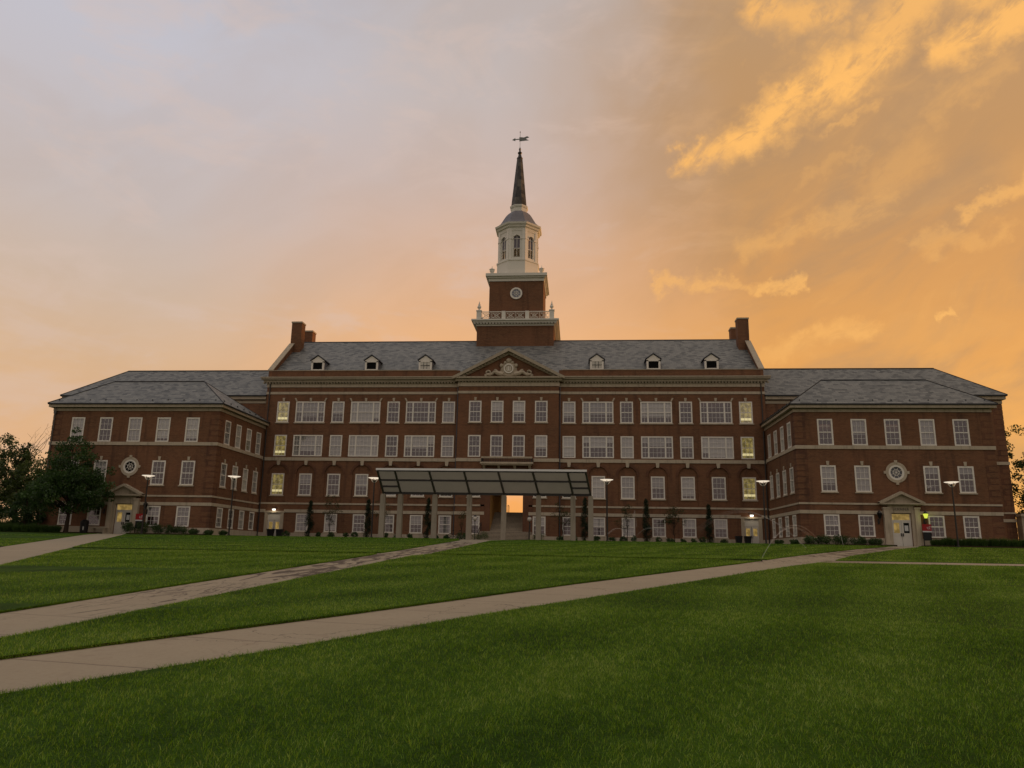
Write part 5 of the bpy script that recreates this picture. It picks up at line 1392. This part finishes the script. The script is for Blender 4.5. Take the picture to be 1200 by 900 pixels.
# tufted hedges: leaf blades standing up
def hedge(x0, x1, y, h, label, z0=1.2, tuft=.95):
    n = int((x1-x0)/tuft); VV = []; TT = []; FF = []; off = 0
    for i in range(n):
        cx = x0 + (i+.5)*(x1-x0)/n + random.uniform(-.1, .1); m = 1500; hh = h*random.uniform(.85, 1.1)
        a = RNG.uniform(0, 2*np.pi, m); r = np.sqrt(RNG.uniform(0, 1, m)); bx_ = cx + r*.42*np.cos(a); by_ = y + r*.45*np.sin(a)
        L = hh*RNG.uniform(.45, 1., m)*(1-.25*r**2); ox = np.cos(a)*r*.24+RNG.normal(0, .05, m); oy = np.sin(a)*r*.24+RNG.normal(0, .05, m)
        f = RNG.uniform(0, np.pi, m); w = .022
        base = z0 + RNG.uniform(0, .5, m)*hh*.8
        P = np.stack([np.stack([bx_-np.cos(f)*w, by_-np.sin(f)*w, base], 1), np.stack([bx_+np.cos(f)*w, by_+np.sin(f)*w, base], 1), np.stack([bx_+ox, by_+oy, np.minimum(base+L*.6, z0+L)+.02], 1)], 1).reshape(-1, 3)
        VV.append(P); FF.append(np.arange(m*3).reshape(-1, 3)+off); off += 3*m; TT.append(np.repeat(np.clip(RNG.normal(.5, .2, m)+random.uniform(-.12, .12), 0, 1), 3))
    o = mesh_np('hedge', np.concatenate(VV), np.concatenate(FF), leaf_hedge, None, np.concatenate(TT)); tag(o, label, 'hedge')
hedge(39.9, 58, -13.3, .98, 'long tufted green hedge right of the right wing entrance')
hedge(-60, -41.9, -15.6, .95, 'dark green hedge left of the left wing entrance, under the trees')
hedge(-62, -50, -7., 1.9, 'taller hedge behind the low hedge at the left edge')

# ================================================================== SPRINKLERS
wm_, t = new_mat('water_spray')
tr = t.node('ShaderNodeBsdfTransparent'); df = t.node('ShaderNodeBsdfDiffuse', {'Color': (.9, .9, .9, 1)})
mx = t.node('ShaderNodeMixShader', {0: .07, 1: tr.outputs[0], 2: df.outputs[0]}); t.node('ShaderNodeOutputMaterial', {'Surface': mx.outputs[0]})
def sprinkler(x, y, jets, label):
    z0 = float(Hs(y))
    t_ = thing('sprinkler', (x, y, z0), label, 'sprinkler', 'lawn sprinklers')
    k = MB(); k.lathe([(.03, z0), (.03, z0+.08), (.02, z0+.1)], x, y, 8); k.build('sprinkler_head', blackpl, t_)
    k = MB()
    for dx, dy, h in jets:
        for j in range(3):
            f = random.uniform(.94, 1.06); pts = [(x+dx*f*u, y+dy*f*u, z0+.15+4*h*f*u*(1-u) + .0) for u in [i/14 for i in range(13)]]
            k.tube(pts, [.010+.010*u/14 for u in range(13)], 4)
    k.build('spray', wm_, t_)
sprinkler(16.3, -50.2, [(4.5, 5, 1.55)], 'lawn sprinkler throwing a thin arc of water beside the right path, nearer the viewer')
sprinkler(23.4, -32.4, [(-7., 8, 2.6)], 'lawn sprinkler throwing a thin arc of water toward the corner door on the right')
sprinkler(29.2, -22.2, [(1.4, 9, 2.6)], 'lawn sprinkler with a short upright spray left of the right wing entrance')
sprinkler(12.8, -18., [(-2.6, -3., 1.0), (2.6, -3.5, 1.1), (.6, 3., 2.6)], 'lawn sprinkler with fan of thin jets before the evergreens right of the canopy')

# ================================================================== SKY AND LIGHT
world = bpy.data.worlds.new('World'); sc.world = world; world.use_nodes = True
t = NT(world)
SUN_AZ, SUN_EL = 68., 4.5        # degrees right of +Y, low behind the building
gen = t.node('ShaderNodeTexCoord').outputs['Generated']
nv = t.node('ShaderNodeVectorMath', {0: gen}, operation='NORMALIZE').outputs[0]
sp = t.node('ShaderNodeSeparateXYZ', {0: nv}); X_, Y_, Z_ = sp.outputs
az = t.math('MULTIPLY', t.math('ARCTAN2', X_, Y_), 57.29578)           # degrees, + to the right
el = t.math('MULTIPLY', t.math('ARCSINE', Z_), 57.29578)
def lin(c): return tuple(((v/255+.055)/1.055)**2.4 if v > 10 else v/255/12.92 for v in c)
def col_ramp(stops):
    # elevation 0..90
    return t.ramp(t.math('DIVIDE', el, 60., clamp=True), [(e/60., lin(c)) for e, c in stops])
left = col_ramp([(0, (226, 176, 128)), (7, (223, 177, 135)), (12, (216, 178, 142)), (17, (205, 180, 160)), (23, (197, 184, 180)), (33, (194, 191, 199)), (48, (172, 176, 190)), (60, (150, 156, 172))])
mid_ = col_ramp([(0, (252, 168, 84)), (7, (244, 174, 106)), (15, (236, 178, 124)), (20, (222, 176, 140)), (27, (203, 178, 165)), (33, (195, 182, 178)), (40, (190, 180, 178)), (60, (150, 150, 160))])
rgt = col_ramp([(0, (250, 180, 90)), (8, (242, 172, 90)), (13, (228, 161, 86)), (20, (212, 152, 88)), (27, (194, 146, 95)), (34, (188, 146, 102)), (42, (180, 150, 120)), (60, (150, 140, 135))])
# warp the azimuth with noise so the change of colour is irregular like thin cloud
wz = t.math('ADD', az, t.math('MULTIPLY', t.math('SUBTRACT', t.noise(nv, 2.6, 4, .55), .5), 22.))
f1 = t.sstep(wz, -34., -6., 0., 1.); f2 = t.sstep(wz, -6., 15., 0., 1.)
base = t.mix(f2, t.mix(f1, left, mid_), rgt)
# soft cloud sheet: gentle darkening / lightening, streaks tilted up to the right
ang = R(27)
ca_, sa_ = math.cos(ang), math.sin(ang)
along = t.math('ADD', t.math('MULTIPLY', az, ca_), t.math('MULTIPLY', el, sa_))
across = t.math('SUBTRACT', t.math('MULTIPLY', el, ca_), t.math('MULTIPLY', az, sa_))
cv = t.node('ShaderNodeCombineXYZ', {0: t.math('MULTIPLY', along, .045), 1: t.math('MULTIPLY', across, .095), 2: 0.}).outputs[0]
n1 = t.noise(cv, 1.6, 6, .58, .6); n2 = t.noise(cv, 4.2, 6, .6, .9); n3 = t.noise(t.node('ShaderNodeCombineXYZ', {0: t.math('MULTIPLY', az, .06), 1: t.math('MULTIPLY', el, .16), 2: 3.}).outputs[0], 1.8, 5, .6, .4)
rightm = t.sstep(wz, 0., 16., 0., 1.)
dk = t.math('MULTIPLY', t.sstep(n1, .40, .66, 0., 1.), t.math('ADD', .10, t.math('MULTIPLY', rightm, .55)))
base = t.mix(dk, base, lin((176, 138, 100)))
lt0 = t.math('MULTIPLY', t.sstep(n3, .50, .70, 0., .35), t.math('SUBTRACT', 1., t.math('MULTIPLY', rightm, .6)))
base = t.mix(lt0, base, t.mix(rightm, lin((214, 190, 178)), lin((238, 178, 104))))
# sunlit cloud streaks: (az0, el0, az1, el1, half width in degrees, strength)
streaks = [(8.4, 28.5, 12.6, 29.6, 1.0, .9), (12.0, 29.3, 17., 31.0, 1.6, 1.), (16.5, 31., 20.8, 32.4, 1.9, 1.), (20.6, 32., 24., 33.6, 1.6, .9), (23.5, 33.6, 27., 36.5, 2.2, .8), (15.5, 37.2, 20., 36.0, 1.5, .75),
           (28.0, 32.0, 33.5, 33.2, 1.5, .95), (30., 35., 38., 36., 2., .8), (26.5, 28.5, 31., 30.4, .9, .25), (13.0, 21.6, 18.4, 22.5, .8, .32), (18.2, 22.6, 23.4, 24.0, .9, .34), (22.6, 24.2, 25.0, 26.5, 1.5, .22), (20, 29, 23, 30.2, .4, .35), (17.5, 25.5, 22, 27, .5, .18), (27.6, 22.2, 32., 23.5, .5, .55),
           (6., 19.9, 11., 19.7, .5, .5), (11.2, 19.6, 14.4, 18.8, .4, .4), (14., 18.6, 17., 19.0, .45, .65), (12.6, 14.0, 16.5, 14.6, .8, .35), (16., 14.8, 21., 15.6, .8, .5), (25.4, 15.7, 26.6, 16.1, .3, .7), (24., 20.5, 30., 20.8, .6, .3),
           (40, 25, 60, 30, 4, .7), (45, 12, 70, 15, 3, .7)]
hf = t.noise(nv, 55., 5, .65)
wa = t.math('ADD', t.math('ADD', az, t.math('MULTIPLY', t.math('SUBTRACT', hf, .5), 1.6)), t.math('MULTIPLY', t.math('SUBTRACT', t.noise(nv, 16., 5, .6), .5), 5.5))
we = t.math('ADD', t.math('ADD', el, t.math('MULTIPLY', t.math('SUBTRACT', hf, .5), -1.5)), t.math('MULTIPLY', t.math('SUBTRACT', t.noise(t.node('ShaderNodeVectorMath', {0: nv, 1: (5., 3., 1.)}, operation='ADD').outputs[0], 16., 5, .6), .5), 4.5))
acc = None
for a0, e0, a1, e1, w, st_ in streaks:
    dx, dy = a1-a0, e1-e0; L2 = dx*dx+dy*dy
    px_ = t.math('SUBTRACT', wa, a0); py_ = t.math('SUBTRACT', we, e0)
    h_ = t.math('DIVIDE', t.math('ADD', t.math('MULTIPLY', px_, dx), t.math('MULTIPLY', py_, dy)), L2, clamp=True)
    qx = t.math('SUBTRACT', px_, t.math('MULTIPLY', h_, dx)); qy = t.math('SUBTRACT', py_, t.math('MULTIPLY', h_, dy))
    d_ = t.math('SQRT', t.math('ADD', t.math('MULTIPLY', qx, qx), t.math('MULTIPLY', qy, qy)))
    m_ = t.sstep(d_, w*.1, w*1.5, st_, 0.)
    acc = m_ if acc is None else t.math('MAXIMUM', acc, m_)
fine = t.noise(cv, 9., 7, .70, .5)
brk = t.sstep(t.math('ADD', t.math('MULTIPLY', fine, .7), t.math('MULTIPLY', n2, .45)), .43, .62, .34, 1.)
bright = t.math('MULTIPLY', acc, brk)
wisps = t.math('MULTIPLY', t.math('MULTIPLY', t.sstep(n2, .56, .74, 0., .12), rightm), t.sstep(el, 4., 14., 0., 1.))
bright = t.math('MAXIMUM', bright, wisps)
base = t.mix(bright, base, lin((253, 187, 102)))
# the unseen sky behind the viewer: warm grey, brightened to light the facade
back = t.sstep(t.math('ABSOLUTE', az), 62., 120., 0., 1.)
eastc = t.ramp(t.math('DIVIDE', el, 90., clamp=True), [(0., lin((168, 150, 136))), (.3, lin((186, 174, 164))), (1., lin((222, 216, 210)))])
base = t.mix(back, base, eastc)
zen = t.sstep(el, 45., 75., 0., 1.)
base = t.mix(zen, base, lin((226, 216, 206)))  # unseen zenith, brightened to light the lawn
sky = t.node('ShaderNodeTexSky', sky_type='NISHITA'); sky.sun_disc = False; sky.sun_elevation = R(SUN_EL); sky.sun_rotation = R(SUN_AZ)
sky.air_density = 1.4; sky.dust_density = 3.
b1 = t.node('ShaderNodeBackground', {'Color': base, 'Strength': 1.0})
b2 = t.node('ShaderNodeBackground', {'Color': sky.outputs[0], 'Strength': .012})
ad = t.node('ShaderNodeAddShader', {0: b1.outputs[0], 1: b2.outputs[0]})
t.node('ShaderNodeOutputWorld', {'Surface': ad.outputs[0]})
world.cycles.sampling_method = 'MANUAL'; world.cycles.sample_map_resolution = 512

sd = bpy.data.lights.new('sun', 'SUN'); sd.energy = 1.9; sd.angle = R(9.); sd.color = (1., .48, .18)
so = bpy.data.objects.new('sun', sd); COL.objects.link(so)
d = Vector((math.sin(R(SUN_AZ))*math.cos(R(SUN_EL)), math.cos(R(SUN_AZ))*math.cos(R(SUN_EL)), math.sin(R(SUN_EL))))
so.rotation_euler = d.to_track_quat('Z', 'Y').to_euler()

sc.render.engine = 'CYCLES'
sc.cycles.max_bounces = 6; sc.cycles.transparent_max_bounces = 12; sc.cycles.diffuse_bounces = 3; sc.cycles.glossy_bounces = 3
sc.render.resolution_x = 1024; sc.render.resolution_y = 768
sc.view_settings.view_transform = 'Standard'; sc.view_settings.look = 'None'; sc.view_settings.exposure = 0.; sc.view_settings.gamma = 1.
